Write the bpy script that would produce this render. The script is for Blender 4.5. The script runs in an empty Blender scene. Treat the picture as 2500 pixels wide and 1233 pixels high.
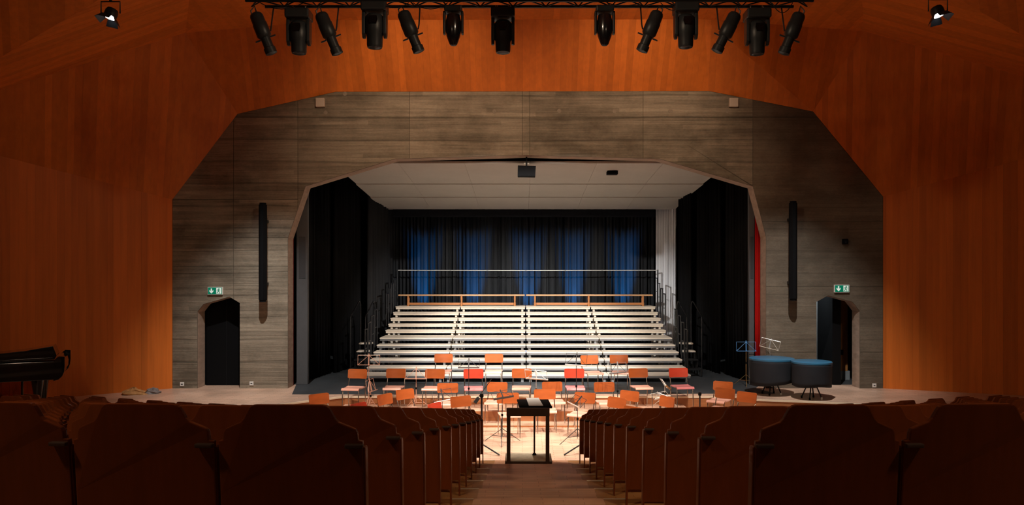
import bpy, bmesh, math, random
from mathutils import Vector, Matrix

random.seed(7)
SC = bpy.context.scene
COL = SC.collection
F = 1915.0           # focal length in pixels of the 2500 px wide frame
EYE = 3.0            # camera height above the hall floor (z = 0)

# ------------------------------------------------------------------ camera
cam_d = bpy.data.cameras.new('camera')
cam = bpy.data.objects.new('camera', cam_d)
COL.objects.link(cam)
cam.location = (0, 0, EYE)
cam.rotation_euler = (math.pi / 2, 0, 0)
cam_d.sensor_width = 36.0
cam_d.lens = F / 2500 * 36.0
cam_d.shift_x = -25 / 2500
cam_d.shift_y = 53.5 / 2500
cam_d.clip_end = 200
SC.camera = cam

# ------------------------------------------------------------------ world, exposure
world = bpy.data.worlds.new('dark_hall')
SC.world = world
world.use_nodes = True
world.node_tree.nodes['Background'].inputs[0].default_value = (1.0, 0.75, 0.55, 1)
world.node_tree.nodes['Background'].inputs[1].default_value = 0.0
vs = SC.view_settings
vs.view_transform = 'Standard'
vs.look = 'None'
vs.gamma = 1.0
vs.exposure = 0.0
vs.use_curve_mapping = False
SC.cycles.use_denoising = True
SC.cycles.use_adaptive_sampling = True
SC.cycles.adaptive_threshold = 0.04
SC.cycles.adaptive_min_samples = 16
SC.cycles.max_bounces = 6
SC.cycles.diffuse_bounces = 4
SC.cycles.glossy_bounces = 3
SC.cycles.sample_clamp_indirect = 8.0

# light levels (watts) of the lamps built further down
E_ORCH = 1750       # profile spots on the truss, aimed at the orchestra and the bleacher
E_STAGE = 5000    # profile spots on the truss aimed at the bleacher
E_SIDE = 420        # fill lights added for the boarded side walls
E_WALL = 2100      # two wash lamps above the frame, aimed at the concrete wall
E_BARN = 60        # the two barn-door spots
E_BLUE = 2300        # blue floor lamps behind the bleacher
E_LINTEL_FILL = 470      # warm fill lights added for the concrete lintel and the front ceiling
E_SEATS = 640      # fill lights added over the seats
WARM = (1.0, 0.86, 0.74)
NEUTRAL = (1.0, 0.965, 0.93)
COOL = (1.0, 0.985, 0.96)


# ------------------------------------------------------------------ helpers
def P(x, y, d):
    """point at depth d whose direction from the photographer is that of photo pixel x, y"""
    return Vector(((x - 1275) * d / F, d, EYE - (y - 670) * d / F))


def PX(x, d):
    return (x - 1275) * d / F


def PZ(y, d):
    return EYE - (y - 670) * d / F


class MB:
    def __init__(self):
        self.v = []
        self.f = []
        self.sm = []

    def add(self, verts, faces, smooth=False):
        o = len(self.v)
        self.v += [tuple(p) for p in verts]
        self.f += [tuple(i + o for i in f) for f in faces]
        self.sm += [smooth] * len(faces)
        return self

    def box(self, x0, x1, y0, y1, z0, z1):
        v = [(x0, y0, z0), (x1, y0, z0), (x1, y1, z0), (x0, y1, z0), (x0, y0, z1), (x1, y0, z1), (x1, y1, z1), (x0, y1, z1)]
        return self.add(v, [(0, 3, 2, 1), (4, 5, 6, 7), (0, 1, 5, 4), (1, 2, 6, 5), (2, 3, 7, 6), (3, 0, 4, 7)])

    def bar(self, p0, p1, w, h, up=(0, 0, 1)):
        p0, p1 = Vector(p0), Vector(p1)
        t = (p1 - p0).normalized()
        s = t.cross(Vector(up))
        if s.length < 1e-4:
            s = t.cross(Vector((0, 1, 0)))
        s.normalize()
        u = s.cross(t).normalized()
        v = []
        for p in (p0, p1):
            for a, b in ((-1, -1), (1, -1), (1, 1), (-1, 1)):
                v.append(p + s * (a * w / 2) + u * (b * h / 2))
        return self.add(v, [(0, 1, 2, 3), (7, 6, 5, 4), (0, 4, 5, 1), (1, 5, 6, 2), (2, 6, 7, 3), (3, 7, 4, 0)])

    def tube(self, pts, r, n=8, r1=None):
        pts = [Vector(p) for p in pts]
        m = len(pts)
        v, f = [], []
        prev = None
        for i, p in enumerate(pts):
            t = (pts[min(i + 1, m - 1)] - pts[max(i - 1, 0)]).normalized()
            if prev is None:
                a = Vector((0, 0, 1)) if abs(t.z) < 0.9 else Vector((1, 0, 0))
                s = t.cross(a).normalized()
            else:
                s = (prev - t * prev.dot(t)).normalized()
            prev = s
            u = t.cross(s)
            rr = r if r1 is None else r + (r1 - r) * i / (m - 1)
            for k in range(n):
                a = 2 * math.pi * k / n
                v.append(p + s * (rr * math.cos(a)) + u * (rr * math.sin(a)))
        for i in range(m - 1):
            for k in range(n):
                f.append((i * n + k, i * n + (k + 1) % n, (i + 1) * n + (k + 1) % n, (i + 1) * n + k))
        f.append(tuple(range(n))[::-1])
        f.append(tuple((m - 1) * n + k for k in range(n)))
        return self.add(v, f, True)

    def lathe(self, prof, n=20, mat=None, cap=True):
        """profile [(r, z)] turned about z, then moved by mat"""
        v, f = [], []
        for r, z in prof:
            for k in range(n):
                a = 2 * math.pi * k / n
                v.append(Vector((r * math.cos(a), r * math.sin(a), z)))
        m = len(prof)
        for i in range(m - 1):
            for k in range(n):
                f.append((i * n + k, i * n + (k + 1) % n, (i + 1) * n + (k + 1) % n, (i + 1) * n + k))
        if cap:
            f.append(tuple(range(n))[::-1])
            f.append(tuple((m - 1) * n + k for k in range(n)))
        if mat is not None:
            v = [mat @ p for p in v]
        return self.add(v, f, True)

    def prism(self, poly, fn, t0, t1):
        """2-D outline, fn(a, b, t) -> point, extruded from t0 to t1"""
        n = len(poly)
        v = [fn(a, b, t0) for a, b in poly] + [fn(a, b, t1) for a, b in poly]
        f = [tuple(range(n))[::-1], tuple(range(n, 2 * n))]
        for i in range(n):
            j = (i + 1) % n
            f.append((i, j, n + j, n + i))
        return self.add(v, f)

    def grid(self, fn, nu, nv, smooth=True):
        v = [fn(i / nu, j / nv) for j in range(nv + 1) for i in range(nu + 1)]
        f = [(j * (nu + 1) + i, j * (nu + 1) + i + 1, (j + 1) * (nu + 1) + i + 1, (j + 1) * (nu + 1) + i)
             for j in range(nv) for i in range(nu)]
        return self.add(v, f, smooth)

    def mesh(self, name, mat, bevel=0.0, seg=2, fix=True):
        me = bpy.data.meshes.new(name)
        me.from_pydata(self.v, [], self.f)
        if any(self.sm):
            me.polygons.foreach_set('use_smooth', self.sm)
        if fix or bevel:
            bm = bmesh.new()
            bm.from_mesh(me)
            if fix:
                bmesh.ops.recalc_face_normals(bm, faces=bm.faces)
            if bevel:
                es = [e for e in bm.edges if len(e.link_faces) == 2 and e.calc_face_angle(0) > 0.6]
                bmesh.ops.bevel(bm, geom=es, offset=bevel, segments=seg, profile=0.6, affect='EDGES', clamp_overlap=True)
            bm.to_mesh(me)
            bm.free()
        if any(self.sm):
            me.set_sharp_from_angle(angle=math.radians(42))
        me.materials.append(mat)
        me.update()
        return me

    def build(self, name, mat, parent=None, bevel=0.0, seg=2, fix=True):
        return put(name, self.mesh(name, mat, bevel, seg, fix), parent)


def put(name, me, parent=None, loc=None):
    o = bpy.data.objects.new(name, me)
    COL.objects.link(o)
    if parent is not None:
        o.parent = parent
    if loc is not None:
        o.location = loc
    return o


def tag(o, label, cat, group=None, kind=None):
    o['label'] = label
    o['category'] = cat
    if group:
        o['group'] = group
    if kind:
        o['kind'] = kind
    return o


def thing(name, label, cat, loc=(0, 0, 0), rz=0.0, group=None):
    o = bpy.data.objects.new(name, None)
    COL.objects.link(o)
    o.empty_display_size = 0.1
    o.location = loc
    o.rotation_euler = (0, 0, rz)
    return tag(o, label, cat, group)


def dup(root, label, loc, rz=0.0):
    r = root.copy()
    COL.objects.link(r)
    r.location = loc
    r.rotation_euler = (0, 0, rz)
    r['label'] = label
    for ch in list(root.children):
        c = ch.copy()
        COL.objects.link(c)
        c.parent = r
        for g in list(ch.children):
            e = g.copy()
            COL.objects.link(e)
            e.parent = c
    return r


def struct(o, label, cat):
    return tag(o, label, cat, None, 'structure')


def spot(name, parent, loc, target, energy, color, angle, blend=0.4, size=0.08):
    l = bpy.data.lights.new(name, 'SPOT')
    l.energy = energy
    l.color = color
    l.spot_size = math.radians(angle)
    l.spot_blend = blend
    l.shadow_soft_size = size
    o = bpy.data.objects.new(name, l)
    COL.objects.link(o)
    o.location = loc
    dirv = Vector(target) - Vector(loc)
    o.rotation_euler = dirv.to_track_quat('-Z', 'Y').to_euler()
    if parent is not None:
        o.parent = parent
        o.matrix_parent_inverse = Matrix.Translation(parent.location).inverted() if parent.rotation_euler[2] == 0 else parent.matrix_basis.inverted()
    return o


# ------------------------------------------------------------------ materials
def M(name, col, rough=0.5, metal=0.0, var=0.0, scale=(6, 6, 6), rnd=0.0, bump=0.0, spec=0.5, emit=None, estr=0.0,
      coat=0.0, detail=4.0, coord='Object', col2=None, sheen=0.0):
    m = bpy.data.materials.new(name)
    m.use_nodes = True
    nt = m.node_tree
    b = nt.nodes['Principled BSDF']
    b.inputs['Roughness'].default_value = rough
    b.inputs['Metallic'].default_value = metal
    b.inputs['Specular IOR Level'].default_value = spec
    b.inputs['Coat Weight'].default_value = coat
    b.inputs['Sheen Weight'].default_value = sheen
    b.inputs['Base Color'].default_value = (*col, 1)
    if emit:
        b.inputs['Emission Color'].default_value = (*emit, 1)
        b.inputs['Emission Strength'].default_value = estr
    if var or rnd or bump or col2:
        tc = nt.nodes.new('ShaderNodeTexCoord')
        mp = nt.nodes.new('ShaderNodeMapping')
        mp.inputs['Scale'].default_value = scale
        nz = nt.nodes.new('ShaderNodeTexNoise')
        nz.inputs['Scale'].default_value = 1.0
        nz.inputs['Detail'].default_value = detail
        nz.inputs['Roughness'].default_value = 0.62
        nt.links.new(tc.outputs[coord], mp.inputs[0])
        nt.links.new(mp.outputs[0], nz.inputs['Vector'])
        info = nt.nodes.new('ShaderNodeObjectInfo')
        mr = nt.nodes.new('ShaderNodeMapRange')
        mr.inputs[1].default_value = 0.25
        mr.inputs[2].default_value = 0.75
        mr.inputs[3].default_value = 1 - var
        mr.inputs[4].default_value = 1 + var
        nt.links.new(nz.outputs[0], mr.inputs[0])
        rr = nt.nodes.new('ShaderNodeMapRange')
        rr.inputs[3].default_value = 1 - rnd
        rr.inputs[4].default_value = 1 + rnd
        nt.links.new(info.outputs['Random'], rr.inputs[0])
        mu = nt.nodes.new('ShaderNodeMath')
        mu.operation = 'MULTIPLY'
        nt.links.new(mr.outputs[0], mu.inputs[0])
        nt.links.new(rr.outputs[0], mu.inputs[1])
        vm = nt.nodes.new('ShaderNodeVectorMath')
        vm.operation = 'SCALE'
        if col2:
            mx = nt.nodes.new('ShaderNodeMix')
            mx.data_type = 'RGBA'
            mx.inputs[6].default_value = (*col, 1)
            mx.inputs[7].default_value = (*col2, 1)
            m2 = nt.nodes.new('ShaderNodeMapRange')
            m2.inputs[1].default_value = 0.35
            m2.inputs[2].default_value = 0.65
            nt.links.new(nz.outputs[0], m2.inputs[0])
            nt.links.new(m2.outputs[0], mx.inputs[0])
            nt.links.new(mx.outputs[2], vm.inputs[0])
        else:
            vm.inputs[0].default_value = col
        nt.links.new(mu.outputs[0], vm.inputs['Scale'])
        nt.links.new(vm.outputs[0], b.inputs['Base Color'])
        if bump:
            bp = nt.nodes.new('ShaderNodeBump')
            bp.inputs['Strength'].default_value = bump
            bp.inputs['Distance'].default_value = 0.02
            nt.links.new(nz.outputs[0], bp.inputs['Height'])
            nt.links.new(bp.outputs[0], b.inputs['Normal'])
    return m


def parquet(name, c1, c2, mortar, sx, rough=0.35, bw=0.35, rh=0.07):
    m = bpy.data.materials.new(name)
    m.use_nodes = True
    nt = m.node_tree
    b = nt.nodes['Principled BSDF']
    b.inputs['Roughness'].default_value = rough
    tc = nt.nodes.new('ShaderNodeTexCoord')
    br = nt.nodes.new('ShaderNodeTexBrick')
    br.inputs['Scale'].default_value = sx
    br.inputs['Color1'].default_value = (*c1, 1)
    br.inputs['Color2'].default_value = (*c2, 1)
    br.inputs['Mortar'].default_value = (*mortar, 1)
    br.inputs['Mortar Size'].default_value = 0.004
    br.inputs['Brick Width'].default_value = bw
    br.inputs['Row Height'].default_value = rh
    nz = nt.nodes.new('ShaderNodeTexNoise')
    nz.inputs['Scale'].default_value = 1.4
    nz.inputs['Detail'].default_value = 6
    mr = nt.nodes.new('ShaderNodeMapRange')
    mr.inputs[1].default_value = 0.3
    mr.inputs[2].default_value = 0.7
    mr.inputs[3].default_value = 0.72
    mr.inputs[4].default_value = 1.15
    vm = nt.nodes.new('ShaderNodeVectorMath')
    vm.operation = 'SCALE'
    nt.links.new(tc.outputs['Object'], br.inputs['Vector'])
    nt.links.new(tc.outputs['Object'], nz.inputs['Vector'])
    nt.links.new(nz.outputs[0], mr.inputs[0])
    nt.links.new(br.outputs[0], vm.inputs[0])
    nt.links.new(mr.outputs[0], vm.inputs['Scale'])
    nt.links.new(vm.outputs[0], b.inputs['Base Color'])
    return m


def concrete(name, c1, c2, rough=0.85, board=11.0, mark=1.0):
    """board-marked concrete: narrow level board lines, blotches, blow holes"""
    m = bpy.data.materials.new(name)
    m.use_nodes = True
    nt = m.node_tree
    L = nt.links
    b = nt.nodes['Principled BSDF']
    b.inputs['Roughness'].default_value = rough
    b.inputs['Specular IOR Level'].default_value = 0.25
    tc = nt.nodes.new('ShaderNodeTexCoord')

    def noise(scale, detail, ro=0.6):
        mp = nt.nodes.new('ShaderNodeMapping')
        mp.inputs['Scale'].default_value = scale
        L.new(tc.outputs['Object'], mp.inputs[0])
        n = nt.nodes.new('ShaderNodeTexNoise')
        n.inputs['Scale'].default_value = 1
        n.inputs['Detail'].default_value = detail
        n.inputs['Roughness'].default_value = ro
        L.new(mp.outputs[0], n.inputs['Vector'])
        return n

    def mrange(src, a, bb, c, d):
        r = nt.nodes.new('ShaderNodeMapRange')
        r.inputs[1].default_value = a
        r.inputs[2].default_value = bb
        r.inputs[3].default_value = c
        r.inputs[4].default_value = d
        L.new(src, r.inputs[0])
        return r.outputs[0]

    def math_(op, a, bb):
        n = nt.nodes.new('ShaderNodeMath')
        n.operation = op
        for i, s in enumerate((a, bb)):
            if isinstance(s, (int, float)):
                n.inputs[i].default_value = s
            else:
                L.new(s, n.inputs[i])
        return n.outputs[0]
    streak = noise((1.1, 1.1, board * 2.6), 7, 0.68)
    blotch = noise((0.75, 0.75, 1.1), 8, 0.66)
    fine = noise((18, 18, 40), 4)
    mixn = nt.nodes.new('ShaderNodeMix')
    mixn.data_type = 'RGBA'
    mixn.inputs[6].default_value = (*c1, 1)
    mixn.inputs[7].default_value = (*c2, 1)
    L.new(mrange(blotch.outputs[0], 0.40, 0.62, 0, 1), mixn.inputs[0])
    k = math_('MULTIPLY', mrange(streak.outputs[0], 0.28, 0.72, 1 - 0.30 * mark, 1 + 0.24 * mark), mrange(fine.outputs[0], 0.2, 0.8, 0.86, 1.14))
    # dark board joints
    wv = nt.nodes.new('ShaderNodeTexWave')
    wv.bands_direction = 'Z'
    wv.inputs['Scale'].default_value = 0.62
    wv.inputs['Distortion'].default_value = 1.6
    wv.inputs['Detail Scale'].default_value = 0.35
    L.new(tc.outputs['Object'], wv.inputs['Vector'])
    joint = mrange(wv.outputs['Fac'], 0.0, 0.025, 1 - 0.3 * mark, 1.0)
    k = math_('MULTIPLY', k, joint)
    sx = nt.nodes.new('ShaderNodeSeparateXYZ')
    L.new(tc.outputs['Object'], sx.inputs[0])
    zb_ = math_('MULTIPLY', sx.outputs['Z'], 10.6)
    row = math_('FLOOR', zb_, 0.0)
    fr = math_('FRACT', zb_, 0.0)
    seg = math_('FLOOR', math_('ADD', math_('MULTIPLY', sx.outputs['X'], 0.33), math_('MULTIPLY', row, 0.37)), 0.0)
    cb_ = nt.nodes.new('ShaderNodeCombineXYZ')
    L.new(row, cb_.inputs[0])
    L.new(seg, cb_.inputs[1])
    wn = nt.nodes.new('ShaderNodeTexWhiteNoise')
    wn.noise_dimensions = '2D'
    L.new(cb_.outputs[0], wn.inputs['Vector'])
    k = math_('MULTIPLY', k, mrange(wn.outputs['Value'], 0, 1, 1 - 0.17 * mark, 1 + 0.17 * mark))
    k = math_('MULTIPLY', k, mrange(fr, 0.0, 0.10, 1 - 0.25 * mark, 1.0))
    info = nt.nodes.new('ShaderNodeObjectInfo')
    k = math_('MULTIPLY', k, mrange(info.outputs['Random'], 0, 1, 0.88, 1.12))
    vm = nt.nodes.new('ShaderNodeVectorMath')
    vm.operation = 'SCALE'
    L.new(mixn.outputs[2], vm.inputs[0])
    L.new(k, vm.inputs['Scale'])
    L.new(vm.outputs[0], b.inputs['Base Color'])
    bp = nt.nodes.new('ShaderNodeBump')
    bp.inputs['Strength'].default_value = 0.35
    bp.inputs['Distance'].default_value = 0.03
    L.new(k, bp.inputs['Height'])
    L.new(bp.outputs[0], b.inputs['Normal'])
    return m


m_plank = M('orange_larch_plank', (0.60, 0.152, 0.020), 0.5, var=0.13, scale=(9, 9, 0.5), rnd=0.14, spec=0.25, coord='Object')
m_plank_back = M('dark_gap_between_planks', (0.10, 0.03, 0.008), 0.8)
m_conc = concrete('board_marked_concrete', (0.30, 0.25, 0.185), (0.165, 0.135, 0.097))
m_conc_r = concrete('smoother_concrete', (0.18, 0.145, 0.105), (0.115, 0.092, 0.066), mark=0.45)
m_joint = M('dark_formwork_joint', (0.10, 0.082, 0.058), 0.9)
m_plug = M('pale_mortar_plug', (0.27, 0.225, 0.17), 0.9, var=0.2, scale=(20, 20, 20))
m_lamp = M('black_lamp_body', (0.026, 0.028, 0.030), 0.42, spec=0.4)
m_conc_edge = M('pinkish_concrete_reveal', (0.34, 0.24, 0.175), 0.8, var=0.25, scale=(4, 4, 12), bump=0.2)
m_parq = parquet('light_oak_parquet', (0.72, 0.49, 0.36), (0.62, 0.40, 0.28), (0.32, 0.17, 0.10), 1.0)
m_parq_aisle = parquet('brown_aisle_parquet', (0.70, 0.38, 0.21), (0.60, 0.31, 0.165), (0.46, 0.23, 0.12), 1.0)
m_riser = M('varnished_step_riser', (0.36, 0.135, 0.05), 0.4, var=0.2, scale=(1.5, 6, 14))
m_nose = M('pale_step_edge', (0.80, 0.66, 0.48), 0.4)
m_blackfloor = M('black_stage_floor', (0.045, 0.050, 0.054), 0.5, var=0.35, scale=(1.6, 0.8, 2), detail=6)
m_black = M('matt_black', (0.003, 0.003, 0.0035), 0.75, spec=0.12)
m_blackmetal = M('black_painted_metal', (0.010, 0.010, 0.011), 0.45, spec=0.35)
m_gloss = M('black_piano_lacquer', (0.006, 0.006, 0.007), 0.08, coat=0.6)
m_curtain = M('black_stage_drape', (0.006, 0.006, 0.0065), 0.9, var=0.25, scale=(6, 6, 0.3), spec=0.1)
m_backcloth = M('black_back_cloth', (0.027, 0.029, 0.032), 0.85, var=0.45, scale=(7, 7, 0.05), spec=0.15)
m_greycurt = M('grey_side_drape', (0.022, 0.022, 0.023), 0.85, var=0.2, scale=(6, 6, 0.3), spec=0.2)
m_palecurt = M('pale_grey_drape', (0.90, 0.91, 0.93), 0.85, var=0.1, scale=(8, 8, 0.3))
m_red = M('red_velvet_curtain', (0.36, 0.006, 0.004), 0.9, spec=0.1)
m_flat = M('grey_painted_panel', (0.075, 0.075, 0.078), 0.7, var=0.08)
m_flatdark = M('darker_grey_grille', (0.045, 0.045, 0.048), 0.8)
m_baffle = M('off_white_ceiling_panel', (0.49, 0.45, 0.40), 0.85, var=0.06, scale=(1, 1, 1))
m_seat = M('dark_cherry_seat_veneer', (0.17, 0.036, 0.007), 0.34, var=0.18, scale=(14, 14, 1.2), rnd=0.10, spec=0.4)
m_armcap = M('dark_bronze_arm_cap', (0.055, 0.026, 0.016), 0.5)
m_chair = M('orange_plywood', (0.35, 0.084, 0.019), 0.34, var=0.15, scale=(3, 3, 16), rnd=0.14)
m_chair_seat = M('plywood_seat_painted_glare', (0.78, 0.40, 0.30), 0.2, var=0.08, scale=(3, 14, 3), rnd=0.08)  # strong light on the seat put into its colour, paler than the back
m_chair_red = M('red_stained_plywood', (0.52, 0.055, 0.025), 0.34, var=0.12, scale=(3, 3, 16), rnd=0.08)
m_chair_seat_red = M('red_seat_painted_glare', (0.72, 0.24, 0.24), 0.2, var=0.08, scale=(3, 14, 3))  # same glare painted into the red seats
m_chrome = M('chromed_tube', (0.62, 0.60, 0.57), 0.22, metal=1.0)
m_alu = M('aluminium_fascia', (0.33, 0.34, 0.35), 0.36, metal=0.6, var=0.08, scale=(0.4, 2, 60))
m_birch = M('birch_plywood', (0.78, 0.69, 0.57), 0.5, var=0.10, scale=(1.0, 10, 10))
m_bench = M('varnished_pine_bench', (0.70, 0.40, 0.20), 0.35, var=0.15, scale=(1.2, 10, 10))
m_benchleg = M('orange_pine_leg', (0.55, 0.22, 0.07), 0.4)
m_standblack = M('black_stand_wire', (0.02, 0.02, 0.022), 0.35)
m_standcopper = M('copper_coloured_stand', (0.70, 0.40, 0.29), 0.35, metal=0.3)
m_standblue = M('blue_painted_stand', (0.10, 0.30, 0.62), 0.4)
m_standsilver = M('nickel_stand', (0.72, 0.70, 0.66), 0.28, metal=0.7)
m_paper = M('white_sheet_music', (0.80, 0.80, 0.76), 0.7)
m_ink = M('grey_print', (0.66, 0.66, 0.63), 0.8)
m_podium = M('dark_brown_wood', (0.060, 0.025, 0.010), 0.5, var=0.2, scale=(12, 12, 2))
m_podtop = M('worn_podium_carpet', (0.62, 0.54, 0.40), 0.9, var=0.25, scale=(9, 9, 9))
m_white = M('white_plastic', (0.75, 0.74, 0.70), 0.5)
m_cream = M('cream_speaker_box', (0.56, 0.47, 0.38), 0.6)
m_signgreen = M('green_sign_face', (0.0, 0.16, 0.09), 0.4, emit=(0.0, 0.22, 0.12), estr=0.35)
m_signwhite = M('white_sign_print', (0.75, 0.80, 0.75), 0.4, emit=(0.7, 0.9, 0.8), estr=0.35)
m_covertop = M('cover_lid_painted_blue_sheen', (0.035, 0.15, 0.27), 0.35, var=0.15, scale=(3, 3, 3))  # reflection of the blue stage light, put into the lid colour
m_cover = M('charcoal_cover_cloth', (0.009, 0.011, 0.016), 0.8, var=0.3, scale=(3, 3, 3))
m_lensglow = M('lit_lamp_lens', (1, 1, 1), 0.3, emit=(0.9, 0.95, 1.0), estr=14)
m_lens = M('dark_glass_lens', (0.01, 0.012, 0.015), 0.35, spec=0.3)
m_eggshell = M('satin_black_shell', (0.012, 0.012, 0.014), 0.22, spec=0.8, coat=1.0)
m_blueled = M('blue_led_face', (0.02, 0.1, 0.6), 0.3, emit=(0.02, 0.16, 1.0), estr=4)
m_tan = M('tan_cloth', (0.46, 0.23, 0.08), 0.9, var=0.35, scale=(12, 12, 12), bump=0.5)
m_greycloth = M('grey_cloth', (0.20, 0.17, 0.16), 0.9, var=0.4, scale=(14, 14, 14), bump=0.5)
m_plaster = M('grey_plaster', (0.24, 0.26, 0.265), 0.8, var=0.15, scale=(1, 1, 1))
m_dooredge = M('honey_wood_door', (0.42, 0.18, 0.05), 0.5, var=0.2, scale=(10, 10, 1))
m_brass = M('brass_part', (0.62, 0.42, 0.18), 0.3, metal=0.9)

# ------------------------------------------------------------------ room shell
DW = 17.9            # depth of the concrete proscenium wall
ZS = 0.4             # stage level
EL, ER = 1.30, 2.30  # splay of the wooden side walls

R0 = {k: P(x, y, DW) for k, (x, y) in dict(v1=(418, 487), u1=(580, 278), u2=(820, 224), u3=(1730, 222), u4=(1985, 272), v6=(2155, 480)).items()}


def ray_plane(x, y, a, b, c):
    n = (b - a).cross(c - a)
    o = Vector((0, 0, EYE))
    d = Vector(((x - 1275) / F, 1, -(y - 670) / F))
    return o + d * (n.dot(a - o) / n.dot(d))


XL0, XR0 = PX(421, DW), PX(2156, DW)
la, lb = Vector((XL0, DW, 0)), Vector((XL0 - EL, DW - 1, 0))
ra, rb = Vector((XR0, DW, 0)), Vector((XR0 + ER, DW - 1, 0))
R0['v1'].x = XL0
R0['v6'].x = XR0
V1 = ray_plane(-286, 308, la, lb, la + Vector((0, 0, 1)))
V6 = ray_plane(2860, 290, ra, rb, ra + Vector((0, 0, 1)))
V2 = ray_plane(453, 80, R0['v1'], V1, R0['u1'])
V5 = ray_plane(2110, 76, R0['v6'], V6, R0['u4'])
V3 = ray_plane(830, 49, R0['u1'], R0['u2'], V2)
V4 = ray_plane(1720, 47, R0['u2'], R0['u3'], V3)
INSIDE = Vector((0, 8, 4))


def clip(poly, k, lim, keep_less):
    out = []
    n = len(poly)
    for i in range(n):
        a, b = poly[i], poly[(i + 1) % n]
        ina = (a[k] <= lim) if keep_less else (a[k] >= lim)
        inb = (b[k] <= lim) if keep_less else (b[k] >= lim)
        if ina:
            out.append(a)
        if ina != inb:
            t = (lim - a[k]) / (b[k] - a[k])
            out.append(tuple(a[i2] + (b[i2] - a[i2]) * t for i2 in (0, 1)))
    return out


def facet(name, pts, label, cat, w=0.135, planks=True, mat=None, limit=None):
    """a boarded facet: backing slab (the structure) and one child per plank"""
    c = sum(pts, Vector()) / len(pts)
    n = (pts[1] - pts[0]).cross(pts[2] - pts[0]).normalized()
    if n.dot(INSIDE - c) < 0:
        n = -n
    u = Vector((0, 0, 1)) - n * n.z
    if u.length < 0.15:
        u = Vector((0, 1, 0)) - n * n.y
    u.normalize()
    v = n.cross(u)
    base = pts[0]
    p2 = [((p - base).dot(v), (p - base).dot(u)) for p in pts]

    def to3(a, b, t):
        return base + v * a + u * b + n * t
    o = MB().prism(p2, to3, -0.10, -0.02).build(name, m_plank_back if planks else mat)
    struct(o, label, cat)
    if not planks:
        return o
    lo, hi = min(a for a, b in p2), max(a for a, b in p2)
    k = lo
    while k < hi:
        ww = w * random.choice((0.9, 1.0, 1.0, 1.1))
        q = clip(clip(p2, 0, k + 0.0005, False), 0, k + ww - 0.0005, True)
        if len(q) >= 3:
            dz = random.uniform(-0.0015, 0.0015)
            MB().prism(q, to3, -0.018, 0.0 + dz).build('plank', m_plank, o)
        k += ww
    return o


def down(p, z):
    return Vector((p.x, p.y, z))


facet('wall_left', [down(la, -0.2), R0['v1'], V1, down(V1, -0.2)], 'orange boarded side wall left of the concrete stage front, behind the piano', 'wall')
facet('wall_right', [down(ra, -0.2), R0['v6'], V6, down(V6, -0.2)], 'orange boarded side wall right of the concrete stage front', 'wall')
facet('wall_upper_left', [R0['v1'], V1, V2, R0['u1']], 'orange boarded slanting panel above the left side wall', 'wall')
facet('wall_upper_right', [R0['v6'], V6, V5, R0['u4']], 'orange boarded slanting panel above the right side wall', 'wall')
facet('ceiling_slope_left', [R0['u1'], V2, V3, R0['u2']], 'orange boarded ceiling slope left of the centre, over the concrete', 'ceiling')
facet('ceiling_front', [R0['u2'], V3, V4, R0['u3']], 'orange boarded ceiling strip directly above the concrete stage front, behind the truss', 'ceiling')

# second ring, up to and past the top of the frame
W2, W5 = P(478, -140, 13.2), P(2094, -140, 13.2)
W3, W4 = P(800, -165, 13.2), P(1745, -165, 13.2)
W1 = Vector((-13.2, 10.5, 7.6))
W6 = Vector((13.9, 10.5, 7.6))


def tri_facets(name, pts, label, cat):
    facet(name, [pts[0], pts[1], pts[2]], label + ', lower half', cat)
    facet(name, [pts[0], pts[2], pts[3]], label + ', upper half', cat)


tri_facets('ceiling_slope_right', [R0['u4'], V5, V4, R0['u3']], 'orange boarded ceiling slope right of the centre, over the concrete', 'ceiling')
tri_facets('wall_high_left', [V1, V2, W2, W1], 'dark orange boarded facet behind the left barn-door spotlight', 'wall')
tri_facets('wall_high_right', [V6, V5, W5, W6], 'dark orange boarded facet behind the right barn-door spotlight', 'wall')
tri_facets('ceiling_high_left', [V2, V3, W3, W2], 'boarded ceiling facet behind the left end of the truss', 'ceiling')
tri_facets('ceiling_high_right', [V5, V4, W4, W5], 'boarded ceiling facet behind the right end of the truss', 'ceiling')
tri_facets('ceiling_high', [V3, V4, W4, W3], 'boarded ceiling facet behind the middle of the truss', 'ceiling')

# the rest of the hall around and behind the photographer, out of view
m_hallwood = M('dark_hall_boarding', (0.30, 0.085, 0.018), 0.6, var=0.2, scale=(6, 6, 0.5))


def slab(name, pts, label, cat, mat):
    facet(name, pts, label, cat, planks=False, mat=mat)


slab('wall_left_rear', [down(V1, -0.2), V1, W1, Vector((-13.4, -6, 7.6)), Vector((-13.4, -6, -0.2))][:1] + [down(V1, 5.7), Vector((-13.4, -6, 5.7)), Vector((-13.4, -6, -0.2))], 'boarded hall wall beside the seats on the left, outside the photo', 'wall', m_hallwood)
slab('wall_right_rear', [down(V6, -0.2), down(V6, 5.7), Vector((14.2, -6, 5.7)), Vector((14.2, -6, -0.2))], 'boarded hall wall beside the seats on the right, outside the photo', 'wall', m_hallwood)
slab('ceiling_rear', [W2, W5, Vector((6, -6, 8.6)), Vector((-6, -6, 8.6))], 'hall ceiling above the seats, outside the photo', 'ceiling', m_hallwood)
slab('ceiling_rear_left', [W2, W1, Vector((-13.2, -6, 7.6)), Vector((-6, -6, 8.6))], 'hall ceiling above the left seats, outside the photo', 'ceiling', m_hallwood)
slab('ceiling_rear_right', [W5, W6, Vector((13.9, -6, 7.6)), Vector((6, -6, 8.6))], 'hall ceiling above the right seats, outside the photo', 'ceiling', m_hallwood)
o = MB().box(-14, 15, -6.3, -6.0, -0.2, 9).build('wall_rear', m_hallwood)
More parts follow.
